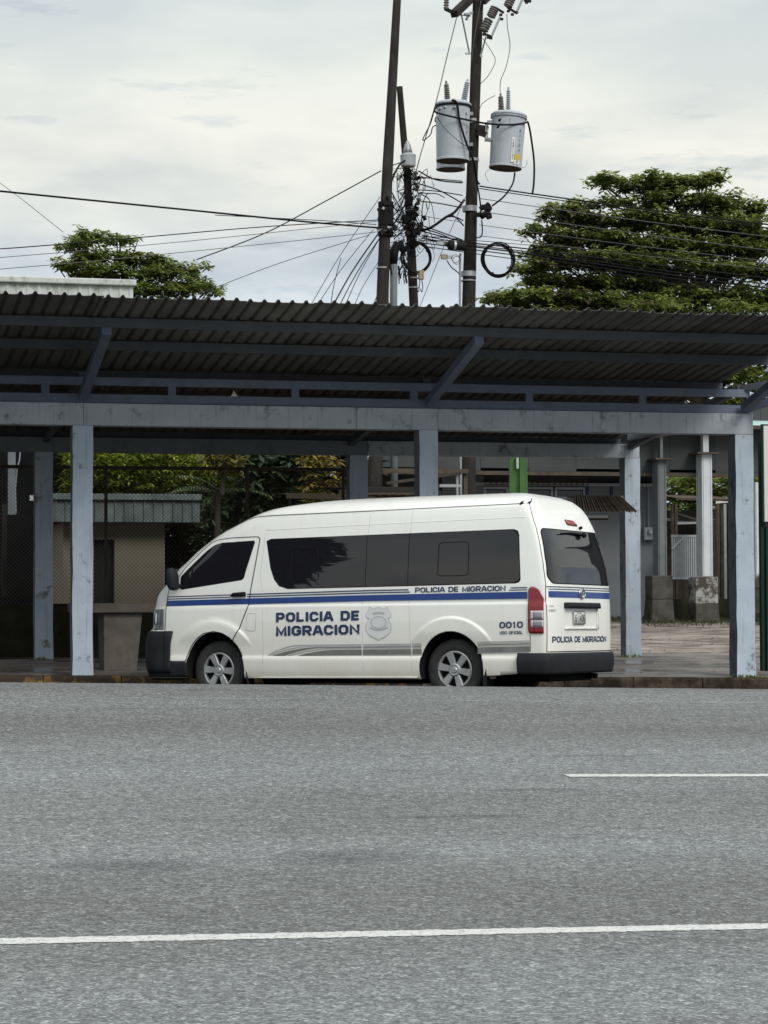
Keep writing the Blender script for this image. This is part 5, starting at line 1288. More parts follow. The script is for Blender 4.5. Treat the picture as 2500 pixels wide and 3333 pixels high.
# ------------------------------------------------------------------ the grey building on the right
def warehouse():
    YW_ = 46.0
    root = empty('warehouse', (at(2000, 1800, YW_).x, YW_, .8)); tag(root, 'grey industrial building with a dark panelled upper wall behind the canopy', 'building')
    zt = at(2000, 1330, YW_).z; zm = at(2000, 1552, YW_).z; x0 = at(1190, 1500, YW_).x; x1 = 27.0
    # upper wall of tall panels
    MB().box(((x0+x1)/2, YW_-.7, zm+.06), (x1-x0, 1.5, .06)).build('soffit', MT['wall_dark'], root)
    MB().box(((x0+at(2143, 1500, YW_).x)/2, YW_+.12, zm+.0), (at(2143, 1500, YW_).x-x0, .16, .62)).build('lintel', MT['wall_dark'], root)
    x = x0; k = 0
    while x < x1-.01:
        w = 1.05; MB().box((x+w/2, YW_-1.4+.004*(k % 2), (zt+zm)/2), (w-.006, .10, zt-zm)).build('wall_panel', MT['wall_dark'], root); x += w; k += 1
    MB().box(((x0+x1)/2, YW_-1.43, zm-.02), (x1-x0, .16, .07)).build('drip_edge', MT['rust'], root)
    # pale block wall below
    a, b = at(1440, 1700, YW_).x, at(2143, 1700, YW_).x; zl = at(2000, 1572, YW_).z
    wx = [a, at(1575, 1600, YW_).x, at(1800, 1600, YW_).x, at(1905, 1600, YW_).x, b]
    MB().box(((wx[0]+wx[1])/2, YW_+.1, (zm+.6)/2), (wx[1]-wx[0], .2, zm-.6)).build('wall', MT['wall_pale'], root)
    zwin = at(1800, 1625, YW_).z
    MB().box(((wx[1]+wx[3])/2, YW_+.1, (zwin+.6)/2), (wx[3]-wx[1], .2, zwin-.6)).build('wall', MT['wall_pale'], root)
    MB().box(((wx[3]+wx[4])/2, YW_+.1, (zl+.6)/2), (wx[4]-wx[3], .2, zl-.6)).build('wall', MT['wall_pale'], root)
    MB().box(((x0+at(2140, 1700, YW_).x)/2, YW_+1.6, (zm+.7)/2), (at(2140, 1700, YW_).x-x0, .1, zm-.7)).build('inner_wall', MT['door_dark'], root)
    zr = at(1800, 1577, YW_-.1).z; ra, rb = at(1545, 1577, YW_-.1).x, at(2175, 1577, YW_-.1).x
    MB().box(((ra+rb)/2, YW_-.12, zr), (rb-ra, .05, .06)).build('rail', MT['galv'], root)
    for p0, p1 in ((1575, 1655), (1712, 1800), (1806, 1905)):
        u, v = at(p0, 1590, YW_).x, at(p1, 1590, YW_).x; z1_, z0_ = at(1700, 1584, YW_).z, zwin
        wo = MB(); wo.box(((u+v)/2, YW_+.02, z1_-.03), (v-u, .05, .05)); wo.box(((u+v)/2, YW_+.02, z0_+.03), (v-u, .05, .05)); wo.box((u+.025, YW_+.02, (z0_+z1_)/2), (.05, .05, z1_-z0_-.1)); wo.box((v-.025, YW_+.02, (z0_+z1_)/2), (.05, .05, z1_-z0_-.1))
        w = wo.build('window', MT['galv'], root)
        MB().box(((u+v)/2, YW_+.05, (z0_+z1_)/2), (v-u-.1, .02, z1_-z0_-.1)).build('pane', MT['glass_dark'], w)
    for px in (1911, 1990):
        q = at(px, 1600, YW_-.02); MB().box((q.x, YW_-.03, (at(px, 1578, YW_).z+at(px, 1612, YW_).z)/2), (.055, .04, .22)).build('blue_strip', MT['blue_trim'], root)
    # dark ornamental grille under the upper wall
    for px0, px1 in ((1578, 1655), (1714, 1915)):
        u, v = at(px0, 1560, YW_-.6).x, at(px1, 1560, YW_-.6).x; zc = at(1700, 1565, YW_-.6).z; k = max(2, int((v-u)/.12)); mb = MB()
        for i in range(k): mb.bar((u+(v-u)*i/k, YW_-.6, zc-.07), (u+(v-u)*(i+1)/k, YW_-.6, zc+.07), .014); mb.bar((u+(v-u)*i/k, YW_-.6, zc+.07), (u+(v-u)*(i+1)/k, YW_-.6, zc-.07), .014)
        mb.bar((u, YW_-.6, zc+.08), (v, YW_-.6, zc+.08), .02); mb.bar((u, YW_-.6, zc-.08), (v, YW_-.6, zc-.08), .02)
        mb.build('grille', MT['rust'], root)
    # junction box and pipe
    c, d = at(2094, 1716, YW_-.1), at(2133, 1758, YW_-.1); MB().box(((c.x+d.x)/2, YW_-.1, (c.z+d.z)/2), (d.x-c.x, .14, c.z-d.z)).build('meter_box', MT['galv'], root, bevel=.01)
    e = at(2117, 1732, YW_-.2); MB().lathe([(.055, 0), (.055, .06), (.04, .08)], (e.x, YW_-.18, e.z), (0, -1, 0), 14).build('meter_dial', MT['pale_pipe'], root)
    q = at(2110, 1600, YW_-.05); MB().tube([(q.x, YW_-.05, at(2110, 1575, YW_).z), (q.x, YW_-.05, at(2110, 1716, YW_).z)], .018, 6).build('conduit', MT['galv'], root)
    # upright steel columns on concrete pedestals
    Yc = 44.2
    def col(pxa, pxb, sidea, py0, py1, ped, m, cap=None, upper=None):
        a, b = at(pxa, py1, Yc), at(pxb, py1, Yc); z1_, z0_ = at(pxa, py0, Yc).z, a.z
        w = b.x-a.x; t = MB(); fl = .022
        # an I section: front flange, web, back flange with stiffening lips
        t.box(((a.x+b.x)/2, Yc, (z0_+z1_)/2), (w, fl, z1_-z0_)); t.box((a.x+.012, Yc+.15, (z0_+z1_)/2), (fl, .27, z1_-z0_)); t.box(((a.x+b.x)/2-.0, Yc+.30, (z0_+z1_)/2), (w, fl, z1_-z0_))
        t.box((a.x+w*.15, Yc-.02, (z0_+z1_)/2), (w*.05, .015, z1_-z0_-.02)); t.box((a.x+w*.85, Yc-.02, (z0_+z1_)/2), (w*.05, .015, z1_-z0_-.02))
        t.build('steel_column', m, root)
        if cap:
            c0, c1 = at(cap[0], cap[2], Yc), at(cap[1], cap[2], Yc); MB().box(((c0.x+c1.x)/2, Yc+.1, c0.z), (c1.x-c0.x, .5, .035)).build('cap_plate', MT['rust'], root)
        if upper:
            u0, u1 = at(upper[0], upper[2], Yc), at(upper[1], upper[2], Yc); zt2 = at(upper[0], 1360, Yc).z; MB().box(((u0.x+u1.x)/2, Yc+.1, (u0.z+zt2)/2), (u1.x-u0.x, .14, zt2-u0.z)).build('steel_column', m, root)
        p0, p1 = at(ped[0], ped[2], Yc-.12), at(ped[1], ped[2], Yc-.12); zb_ = at(ped[0], ped[3], Yc-.12).z
        zc = (p0.z*.42+zb_*.58)
        hw = p1.x-p0.x
        MB().box(((p0.x+p1.x)/2+.02, Yc+.06, (p0.z+zc)/2+.002), (hw*.94, .42, p0.z-zc)).build('pedestal', MT['pedestal'] if m is not MT['white_steel'] else MT['ped_white'], root, bevel=.02)
        v = [(p0.x+.03, Yc-.17, zc), (p1.x, Yc-.17, zc), (p1.x, Yc+.28, zc), (p0.x+.03, Yc+.28, zc), (p0.x-.02, Yc-.22, zb_-.3), (p1.x+.03, Yc-.22, zb_-.3), (p1.x+.03, Yc+.30, zb_-.3), (p0.x-.02, Yc+.30, zb_-.3)]
        MB().add(v, [(0, 1, 2, 3), (7, 6, 5, 4), (0, 4, 5, 1), (1, 5, 6, 2), (2, 6, 7, 3), (3, 7, 4, 0)]).build('pedestal', MT['pedestal'], root, bevel=.02)
    col(2143, 2171, 0, 1496, 1874, (2116, 2188, 1874, 2008), MT['grey_steel'], cap=(2126, 2181, 1494), upper=(2151, 2160, 1494))
    col(2287, 2320, 0, 1477, 1876, (2258, 2336, 1878, 2030), MT['white_steel'], cap=(2262, 2332, 1475), upper=(2291, 2309, 1475))
    col(2460, 2478, 0, 1570, 1868, (2450, 2500, 1868, 1950), MT['white_steel'])
    MB().box((24.6, YW_+.1, (zm+.6)/2), (4.8, .2, zm-.6)).build('wall', MT['wall_pale'], root)
    # low dark wall and fence with gate between the pedestals
    Yg = 45.2; a, b = at(2185, 1950, Yg), at(2620, 1950, Yg)
    MB().box(((a.x+b.x)/2, Yg+.1, (a.z+.5)/2), (b.x-a.x, .2, a.z-.5)).build('plinth', MT['moss'], root)
    g0, g1, g2 = at(2178, 1745, Yg), at(2282, 1745, Yg), at(2178, 1882, Yg)
    ga = empty('gate', (g0.x, Yg, .8)); tag(ga, 'grey barred gate between the grey and the white steel columns', 'gate')
    for z, h in ((g0.z, .05), (g2.z, .05)): MB().box(((g0.x+g1.x)/2, Yg-.1, z), (g1.x-g0.x, .05, h)).build('rail', MT['galv'], ga)
    n = 15
    for k in range(n): x = g0.x+.03+(g1.x-g0.x-.06)*k/(n-1); MB().box((x, Yg-.1, (g0.z+g2.z)/2), (.035, .03, g0.z-g2.z-.05)).build('bar', MT['galv'], ga)
    MB().bar((g0.x+.0, Yg-.14, g0.z-.28), (g0.x+.28, Yg-.14, g0.z-.02), .05, .03).build('brace', MT['pale_pipe'], ga)
    # roof edge seen at the far right
    r0, r1 = at(2446, 1350, YW_-2), at(2700, 1350, YW_-2); z1_, z0_ = at(2470, 1358, YW_-2).z, at(2470, 1385, YW_-2).z
    MB().add([(r0.x-4, YW_-2, z0_), (r1.x, YW_-2, z0_), (r1.x, YW_-.5, z1_+.22), (r0.x-4, YW_-.5, z1_+.22)], [(0, 1, 2, 3)]).build('roof', MT['teal_roof'], root)
    MB().box(((r0.x-4+r1.x)/2, YW_-2.03, z0_-.04), (r1.x-r0.x+4, .06, .08)).build('gutter', MT['rust'], root)
    return root
warehouse()
bush('dark_shrubbery', 'dark green shrubbery seen through the gap left of the white steel column', 'shrub', 2140, 1540, 2480, 1700, 52, MT['leaf_tree'], 700, .26, .12, 41, 2.0, .35)
bush('dark_shrubbery', 'deep shaded bushes low behind the barred gate', 'shrub', 2140, 1680, 2620, 1960, 55, MT['leaf_dark'], 900, .30, .14, 42, 2.0, .6)
def scrap_yard():
    Y = 49.0; root = empty('scrap_shelter', (at(2350, 1700, Y).x, Y, .8)); tag(root, 'open shelter with pale roof sheets and posts behind the white steel column', 'shelter')
    for (a, b, c, d, m) in ((2205, 1668, 2275, 1690, 'wood_dark'), (2205, 1700, 2275, 1698, 'galv'), (2330, 1632, 2376, 1628, 'sign_white'), (2320, 1650, 2374, 1646, 'sign_white'), (2325, 1694, 2374, 1698, 'galv'), (2200, 1620, 2400, 1626, 'rust')):
        p, q = at(a, b, Y), at(c, d, Y); mb = MB(); mb.add([(p.x, Y, p.z), (q.x, Y, q.z), (q.x, Y+1.2, q.z+.12), (p.x, Y+1.2, p.z+.12), (p.x, Y, p.z-.05), (q.x, Y, q.z-.05)], [(0, 1, 2, 3), (4, 5, 1, 0)]); mb.build('roof_sheet', MT[m], root)
    for px, m in ((2198, 'rust'), (2335, 'rust'), (2348, 'wood_dark'), (2357, 'galv'), (2372, 'wood_dark'), (2190, 'wood_dark')):
        q = at(px, 1640, Y-.1); MB().box((q.x, Y-.1, (q.z+.7)/2), (.08, .08, q.z-.7)).build('post', MT[m], root)
scrap_yard()
def grass_strip():
    r = random.Random(12); lv = Leaves()
    for _ in range(9000):
        X = r.uniform(at(1960, 2000, 45).x, 28); Yq = 45.75-abs(r.gauss(0, 1.3)); p = Vector((X, Yq, lot_z(X, Yq)-.01)); a = r.uniform(0, 6.28)
        lv.leaf(p, Vector((.5*math.cos(a), .5*math.sin(a), 1)), Vector((math.cos(a+1.5), math.sin(a+1.5), .1)), r.uniform(.04, .13), .018, r.uniform(.1, .8))
    o = lv.build('grass', MT['leaf_moss']); tag(o, 'low weeds and moss along the foot of the grey building', 'grass', kind='stuff')
grass_strip()
def litter():
    r = random.Random(5); mb = MB()
    for _ in range(300):
        X = r.uniform(9, 20); Yq = r.uniform(34.3, 44.5); z = lot_z(X, Yq); s = r.uniform(.008, .025)
        mb.box((X, Yq, z+s*.3), (s*r.uniform(1, 2.4), s, s*.7), 0, Matrix.Rotation(r.uniform(0, 3), 3, 'Z'))
    o = mb.build('gravel', MT['lot']); tag(o, 'loose stones strewn over the worn yard right of the van', 'gravel', kind='stuff')
litter()

# white building roof far left, above the canopy
def white_roof():
    Y = 40.5; root = empty('white_building', (at(100, 930, Y).x, Y+1.5, .8)); tag(root, 'white parapet roof with stained top edge above the left end of the canopy', 'building')
    xa = at(-500, 930, Y).x; q = at(437, 930, Y); xb = q.x
    z1_, z0_, zb_ = at(437, 912, Y).z, at(437, 932, Y).z, at(437, 1000, Y).z
    za1 = at(0, 899, Y).z+.0
    MB().box(((xa+xb)/2, Y+1.0, (z1_+z0_)/2), (xb-xa+.06, 2.2, z1_-z0_)).build('parapet_cap', MT['white_roof'], root, bevel=.02)
    # ribbed white sheet below the cap
    x = xb-.02; k = 0
    while x > xa+.3:
        w = .185; mb = MB(); pr = [(0, 0), (.10, 0), (.125, -.02), (.15, -.02), (.185, 0)]; n = len(pr)
        v = [(x-w+u, Y+d, z) for z in (zb_, z0_-.003) for u, d in pr]; mb.add(v, [(i, i+1, n+i+1, n+i) for i in range(n-1)]); mb.build('fascia_panel', MT['white_roof'], root); x -= w; k += 1
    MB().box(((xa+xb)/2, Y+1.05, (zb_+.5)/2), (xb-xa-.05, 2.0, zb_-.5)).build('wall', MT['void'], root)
white_roof()

# sign post at the right edge
def sign():
    Y = 30.2; a = at(2478, 1800, Y); root = empty('sign_board', (a.x+.2, Y, .2)); tag(root, 'white sign with green post cut off by the right edge of the photo', 'sign')
    zt, zb = at(2490, 1386, Y).z, at(2490, 1698, Y).z; x0 = at(2486, 1500, Y).x
    MB().box((x0+.4, Y, (zt+zb)/2), (.8, .03, zt-zb)).build('panel', MT['sign_white'], root)
    MB().box((x0+.4, Y+.03, (zt+zb)/2), (.85, .03, zt-zb+.05)).build('back_frame', MT['dark_green'], root)
    x1 = at(2474, 1600, Y+.1).x; x2 = at(2489, 1600, Y+.1).x
    MB().box(((x1+x2)/2, Y+.12, (at(2480, 1440, Y).z+.15)/2), (x2-x1, .08, at(2480, 1440, Y).z-.15)).build('post', MT['dark_green'], root)
    x3 = at(2496, 1600, Y).x
    MB().box((x3+.15, Y+.06, (zb-.3)/2+.1), (.30, .04, zb-.05)).build('lower_board', MT['dark_green'], root)
    for py, h in ((1425, 20), (1470, 26), (1522, 24), (1570, 30), (1640, 10), (1662, 8)):
        z1_, z0_ = at(2496, py, Y).z, at(2496, py+h, Y).z; MB().box((x0+.09+.3, Y-.018, (z1_+z0_)/2), (.55, .004, z1_-z0_)).build('print', MT['ink'], root)
sign()
def weeds():
    r = random.Random(9); lv = Leaves()
    for cx, cy, n in ((2460, 2200, 60), (2420, 2196, 30), (2050, 2137, 40), (120, 2139, 30)):
        Yq = 28.98 if cy > 2190 else YB-.05; c = at(cx, cy, Yq)
        for _ in range(n):
            X = c.x+r.gauss(0, .12); p = Vector((X, Yq-abs(r.gauss(0, .03)), pave_z(X, Yq)-.01)); a = r.uniform(0, 6.28); lv.leaf(p, Vector((.6*math.cos(a), .6*math.sin(a), .8)), Vector((0, 1, .1)), r.uniform(.03, .09), .014, r.uniform(.2, .7))
    o = lv.build('weeds', MT['leaf_tree']); tag(o, 'tufts of weed round the feet of the blue columns', 'weeds', kind='stuff')
weeds()

def leaf_litter():
    r = random.Random(19); lv = Leaves()
    for _ in range(260):
        X = r.uniform(2, 14)
        if r.random() < .55: Yq = 28.72-abs(r.gauss(0, .12)); z = bay_z(X, Yq)
        else: Yq = r.uniform(28.95, 33.8); z = pave_z(X, Yq)
        a = r.uniform(0, 6.28); lv.leaf(Vector((X, Yq, z+.008)), Vector((math.cos(a), math.sin(a), r.uniform(-.05, .25))), Vector((0, 0, 1)), r.uniform(.04, .11), r.uniform(.02, .05), r.random())
    o = lv.build('fallen_leaves', MT['leaf_brown']); tag(o, 'scattered dry leaves along the kerb and on the pavement', 'leaves', kind='stuff')
leaf_litter()

def back_fence():  # dark filler added to shut out bright sky gaps between the shrubs
    Y = 50.5; a, b = at(2150, 1700, Y).x, at(2600, 1700, Y).x; zt = at(2300, 1660, Y).z
    root = empty('board_fence', ((a+b)/2, Y, .8)); tag(root, 'dark weathered board fence behind the barred gate and steel columns', 'fence')
    x = a; k = 0
    while x < b:
        w = rnd.uniform(.13, .17); MB().box((x+w/2, Y+.01*(k % 2), (zt+.7)/2+rnd.uniform(-.05, .02)), (w-.008, .025, zt-.7)).build('board', MT['wood_dark'], root); x += w; k += 1
    for z in (1.3, zt-.4): MB().box(((a+b)/2, Y+.05, z), (b-a, .05, .09)).build('rail', MT['wood_dark'], root)
back_fence()

# ------------------------------------------------------------------ poles, transformers, cables
YP = 37.8
def pole(name, label, pts, Y, m, ycap=None):
    """pts: (px left, px right, py) down the pole"""
    q0 = at((pts[-1][0]+pts[-1][1])/2, 1900, Y); root = empty(name, (q0.x, Y, .6)); tag(root, label, 'pole')
    P = []; R = []
    for a, b, y in pts:
        c = at((a+b)/2, y, Y); P.append(c); R.append((at(b, y, Y)-at(a, y, Y)).length/2)
    e = P[-1]; d = (P[-1]-P[-2]).normalized(); k = (e.z-.3)/max(.1, -d.z); P.append(e+d*k); R.append(R[-1]*1.05)
    # subdivide for an uneven outline
    PP = []; RR_ = []
    for i in range(len(P)-1):
        n = 6
        for j in range(n): PP.append(P[i].lerp(P[i+1], j/n)); RR_.append((R[i]+(R[i+1]-R[i])*j/n)*rnd.uniform(.985, 1.015))
    PP.append(P[-1]); RR_.append(R[-1])
    MB().tube(PP, RR_, 18).build('shaft', m, root, smooth=True)
    return root
poleB = pole('utility_pole', 'tall wooden pole carrying the grey transformers and the crossarm', [(1552, 1585, -160), (1540, 1573, 0), (1520, 1555, 560), (1504, 1547, 1000), (1495, 1548, 1600)], YP, MT['pole'])
poleA = pole('utility_pole', 'tall leaning pole left of the transformers, cables clamped halfway up', [(1288, 1310, -160), (1280, 1305, 0), (1244, 1278, 560), (1224, 1262, 1000), (1200, 1245, 1500), (1196, 1243, 1600)], YP-.4, MT['pole_concrete'])
poleC = pole('service_pole', 'short blackened pole leaning between the two tall poles, tangled in wires', [(1291, 1310, 282), (1303, 1324, 440), (1313, 1336, 555), (1322, 1350, 760), (1333, 1362, 1000)], YP+.1, MT['pole'])
def band_on(root, px0, px1, py, Y, h=.05, m='galv', r=None, name='clamp_band'):
    a, b = at(px0, py, Y), at(px1, py, Y); rr = (b-a).length/2+.008; c = (a+b)/2
    MB().lathe([(rr, -h/2), (rr+.006, -h/2), (rr+.006, h/2), (rr, h/2)], (c.x, Y, c.z), (0, 0, 1), 20).build(name, MT[m], root)
for p0, p1, py, h in ((1231, 1277, 748, .09), (1228, 1262, 872, .025), (1224, 1260, 996, .03)): band_on(poleA, p0, p1, py, YP-.4, h)
for py, h, m in ((665, .05, 'black'), (685, .07, 'black'), (703, .06, 'black'), (722, .10, 'black'), (762, .05, 'black')):
    band_on(poleA, 1234, 1278, py, YP-.4, h+.03, m)
for p0, p1, py, h in ((1322, 1350, 677, .025), (1322, 1350, 685, .025), (1332, 1360, 905, .02), (1332, 1360, 936, .025)): band_on(poleC, p0, p1, py, YP+.1, h)
for p0, p1, py, h in ((1508, 1550, 680, .10), (1504, 1546, 892, .09), (1502, 1546, 914, .02), (1524, 1556, 520, .05), (1518, 1553, 395, .08)): band_on(poleB, p0, p1, py, YP, h)
# clutter of fittings on the two left poles
def fittings():
    r = random.Random(21)
    for root, cx, y0, y1, Y, n, sp in ((poleA, 1255, 640, 770, YP-.5, 26, 24), (poleC, 1338, 560, 800, YP, 46, 22), (poleC, 1345, 690, 770, YP-.1, 20, 26)):
        for k in range(n):
            px, py = cx+r.gauss(0, sp*.75), r.uniform(y0, y1); c = at(px, py, Y+r.uniform(-.12, .12)); mb = MB()
            mb.box(c, (r.uniform(.03, .10), r.uniform(.03, .08), r.uniform(.02, .09)), 0, Matrix.Rotation(r.uniform(-.8, .8), 3, 'Y'))
            mb.build('fitting', MT['black'] if r.random() < .93 else MT['galv'], root)
    for k in range(4):
        c = at((1352, 1357, 1362, 1350)[k], (568, 612, 655, 700)[k], YP-.05); mb = MB(); mb.lathe([(.018, -.06), (.042, -.05), (.045, -.02), (.025, 0), (.045, .02), (.042, .05), (.018, .06)], c, (.3, 0, 1), 10); mb.build('spool_insulator', MT['porcelain'], poleC)
fittings()
# conduits beside the poles
def conduits():
    Y = YP-.25; a, b = at(1282, 815, Y), at(1281, 1060, Y)
    MB().tube([a, b, (b.x, Y, 1.0)], .066, 12).build('conduit', MT['dull_pipe'], poleA, smooth=True)
    mb = MB(); mb.tube([at(1281, 860, Y), at(1282, 820, Y), at(1292, 797, Y), at(1306, 800, Y), at(1312, 818, Y)], [.07, .085, .085, .07, .05], 12); mb.build('weatherhead', MT['black'], poleA, smooth=True)
    c = at(1290, 792, Y); MB().tube([at(1272, 806, Y), at(1285, 792, Y), at(1305, 796, Y)], .03, 8).build('weatherhead_cap', MT['galv'], poleA)
    MB().tube([at(1265, 840, Y), at(1263, 1010, Y), at(1258, 1060, Y)], .018, 8).build('conduit', MT['galv'], poleA)
    MB().tube([at(1262, 500, Y+.0), at(1270, 590, Y), at(1264, 700, Y), at(1264, 760, Y)], .02, 8).build('conduit', MT['galv'], poleA)
    Y = YP-.2; MB().tube([at(1500, 826, Y), at(1498, 830, Y), at(1497, 1010, Y), (at(1497, 1010, Y).x, Y, 1.0)], .022, 8).build('conduit', MT['galv'], poleB)
    MB().box(at(1446, 836, Y-.1), (.11, .05, .085)).build('tap_box', MT['tan'], poleB)
    MB().box(at(1447, 836, Y-.1)+Vector((.09, 0, 0)), (.10, .05, .05)).build('tap_box', MT['galv'], poleB)
conduits()
def transformer(label, px0, px1, py0, py1, Y, lean, side):
    a, b = at(px0, py0, Y), at(px1, py0, Y); rr = (b-a).length/2; c0 = (a+b)/2; c1 = at((px0+px1)/2+lean, py1, Y)
    top = Vector((c0.x, Y, c0.z)); bot = Vector((c1.x, Y, c1.z)); ax = (top-bot).normalized(); H = (top-bot).length
    root = empty('transformer', bot); tag(root, label, 'transformer')
    MB().lathe([(rr*.93, 0), (rr*.93, .03), (rr*.905, .04), (rr*.955, H-.08), (rr*.955, H-.05)], bot, ax, 40).build('tank', MT['transformer'], root, smooth=False)
    MB().lathe([(rr*.915, -.006), (rr*.915, -.001)], bot, ax, 40).build('shaded_tank_bottom', MT['rust'], root)  # dark disc: the shade of the tank's underside put into its colour
    MB().lathe([(rr*.96, H-.055), (rr*1.03, H-.05), (rr*1.03, H-.02), (rr*.9, H+.015), (rr*.5, H+.035), (0.01, H+.04)], bot, ax, 36).build('lid', MT['transformer'], root, smooth=True)
    MB().lathe([(rr*1.01, H-.085), (rr*1.035, H-.08), (rr*1.035, H-.06), (rr*1.01, H-.055)], bot, ax, 36).build('lid_band', MT['black'] if side == 0 else MT['galv'], root)
    return root, bot, ax, H, rr
def bushing(root, pb, pt, Y, m, r0=.035, r1=.062, n=9, w=1.0):
    p = at(*pb, Y); q = at(*pt, Y); d = (q-p); L = d.length; prof = [(r1*.9, 0), (r1*.8, .02)]
    for k in range(n):
        h = .03+(L-.09)*k/n; dh = (L-.09)/n; prof += [(r0, h), (r1*(1-.25*k/n), h+dh*.35), (r1*(1-.25*k/n), h+dh*.5), (r0, h+dh*.75)]
    prof += [(.02, L-.05), (.02, L-.02), (.01, L)]
    MB().lathe(prof, p, d, 14).build('bushing', MT[m], root, smooth=False)
YT = YP-.42
t1, *_a = transformer('grey transformer hanging on the left side of the tall pole', 1419, 1530, 336, 524, YT, -1, 0)
bushing(t1, (1457, 333), (1452, 262), YT, 'porcelain'); bushing(t1, (1509, 333), (1523, 256), YT-.05, 'porcelain_pale', .03, .06, 10)
t3, *_c = transformer('grey transformer mostly hidden behind the left one, only its bottom rim showing', 1418, 1516, 380, 552, YP+.45, 0, 1)
t2, *_b = transformer('grey transformer on the right side of the pole with a yellow label', 1602, 1712, 372, 548, YT+.15, -12, 1)
bushing(t2, (1632, 364), (1629, 302), YT+.1, 'porcelain'); bushing(t2, (1654, 362), (1655, 282), YT+.2, 'porcelain_pale', .022, .05, 10)
def transformer_detail():
    for root, px, py, Y in ((t1, 1430, 356, YT-.22), (t1, 1446, 352, YT-.27), (t1, 1476, 352, YT-.28), (t2, 1620, 414, YT-.13), (t2, 1625, 392, YT-.1)):
        c = at(px, py, Y); MB().lathe([(.022, 0), (.022, .03), (.012, .07), (.012, .1)], c, (0, -1, .1), 10).build('low_voltage_terminal', MT['galv'] if px < 1600 else MT['black'], root)
    mb = MB(); Y = YT-.24
    mb.tube([at(1468, 333, Y), at(1474, 322, Y), at(1481, 322, Y), at(1488, 334, Y)], .014, 6); mb.build('lifting_lug', MT['galv'], t1)
    # brackets to the pole
    for py in (398, 455):
        MB().bar(at(1588, py, YT+.2), at(1606, py, YT+.15), .12, .05).build('bracket', MT['galv'], t2)
    for a, b in (((1556, 415), (1588, 420)), ((1556, 430), (1585, 440))): MB().bar(at(*a, YT+.3), at(*b, YT+.2), .08, .10).build('bracket', MT['pole_concrete'], t2)
    MB().bar(at(1584, 398, YT+.2), at(1583, 460, YT+.2), .05, .05).build('bracket', MT['galv'], t2)
    for py in (370, 470): MB().bar(at(1520, py, YT+.1), at(1532, py, YP-.1), .10, .06).build('bracket', MT['galv'], t1)
    # stencilled numbers and the yellow label, curved on the tank
    c0 = _b[0]; ax = _b[1]; H = _b[2]; rr = _b[3]*.945
    def on_tank(bot, ax, rr, ang, h, off=.004):
        u = Vector((0, -1, 0)); w = Vector((1, 0, 0)); return bot+ax*h+(u*math.cos(ang)+w*math.sin(ang))*(rr+off)
    def patch(root, bot, ax, rr, a0, a1, h0, h1, m, name):
        v = []; n = 4
        for i in range(n+1):
            a = a0+(a1-a0)*i/n; v += [on_tank(bot, ax, rr, a, h0), on_tank(bot, ax, rr, a, h1)]
        MB().add(v, [(2*i, 2*i+2, 2*i+3, 2*i+1) for i in range(n)]).build(name, MT[m], root)
    patch(t2, c0, ax, rr, .22, .62, .10, .21, 'label_yellow', 'label'); patch(t2, c0, ax, rr, .20, .62, .03, .10, 'sign_white', 'label'); patch(t2, c0, ax, rr, -.02, .18, .06, .50, 'sign_white', 'label')
    def glyphs(root, bot, ax, rr, txt, ang, h0, size, step, off=.0075, rot=False):
        for k, ch in enumerate(txt):
            if ch not in GL or ch == ' ': continue
            q = strokes(ch, 0, size*.6, 0, size, size*.16); V = []; Fc = []
            for quad in q:
                b = len(V)
                for x, y in quad: V.append(on_tank(bot, ax, rr, ang+(x-size*.3)/rr, h0-k*step+y, off))
                Fc.append((b, b+1, b+2, b+3))
            mesh_obj('stencil', V, Fc, MT['ink'], root)
    glyphs(t2, c0, ax, rr, '61164', .52, .60, .055, .085); glyphs(t2, c0, ax, rr, '50', .40, .05, .045, 0)
    glyphs(t2, c0, ax, rr, '1001141', .08, .42, .045, .052); glyphs(t2, c0, ax, rr, '14', -.22, .78, .05, .07)
    b1, a1, H1, r1 = _a; r1 *= .945
    glyphs(t1, b1, a1, r1, '01 11', .60, .76, .05, .08); glyphs(t1, b1, a1, r1, '1011611', .72, .50, .045, .055)
GL['5'] = (.92, [([(1, 1), (0, 1), (0, .55), (.8, .55), (1, .4), (1, .15), (.8, 0), (0, 0)], False)])
MT['label_yellow'] = mat('yellow_label', (.52, .40, .06), None, rough=.6)
transformer_detail()
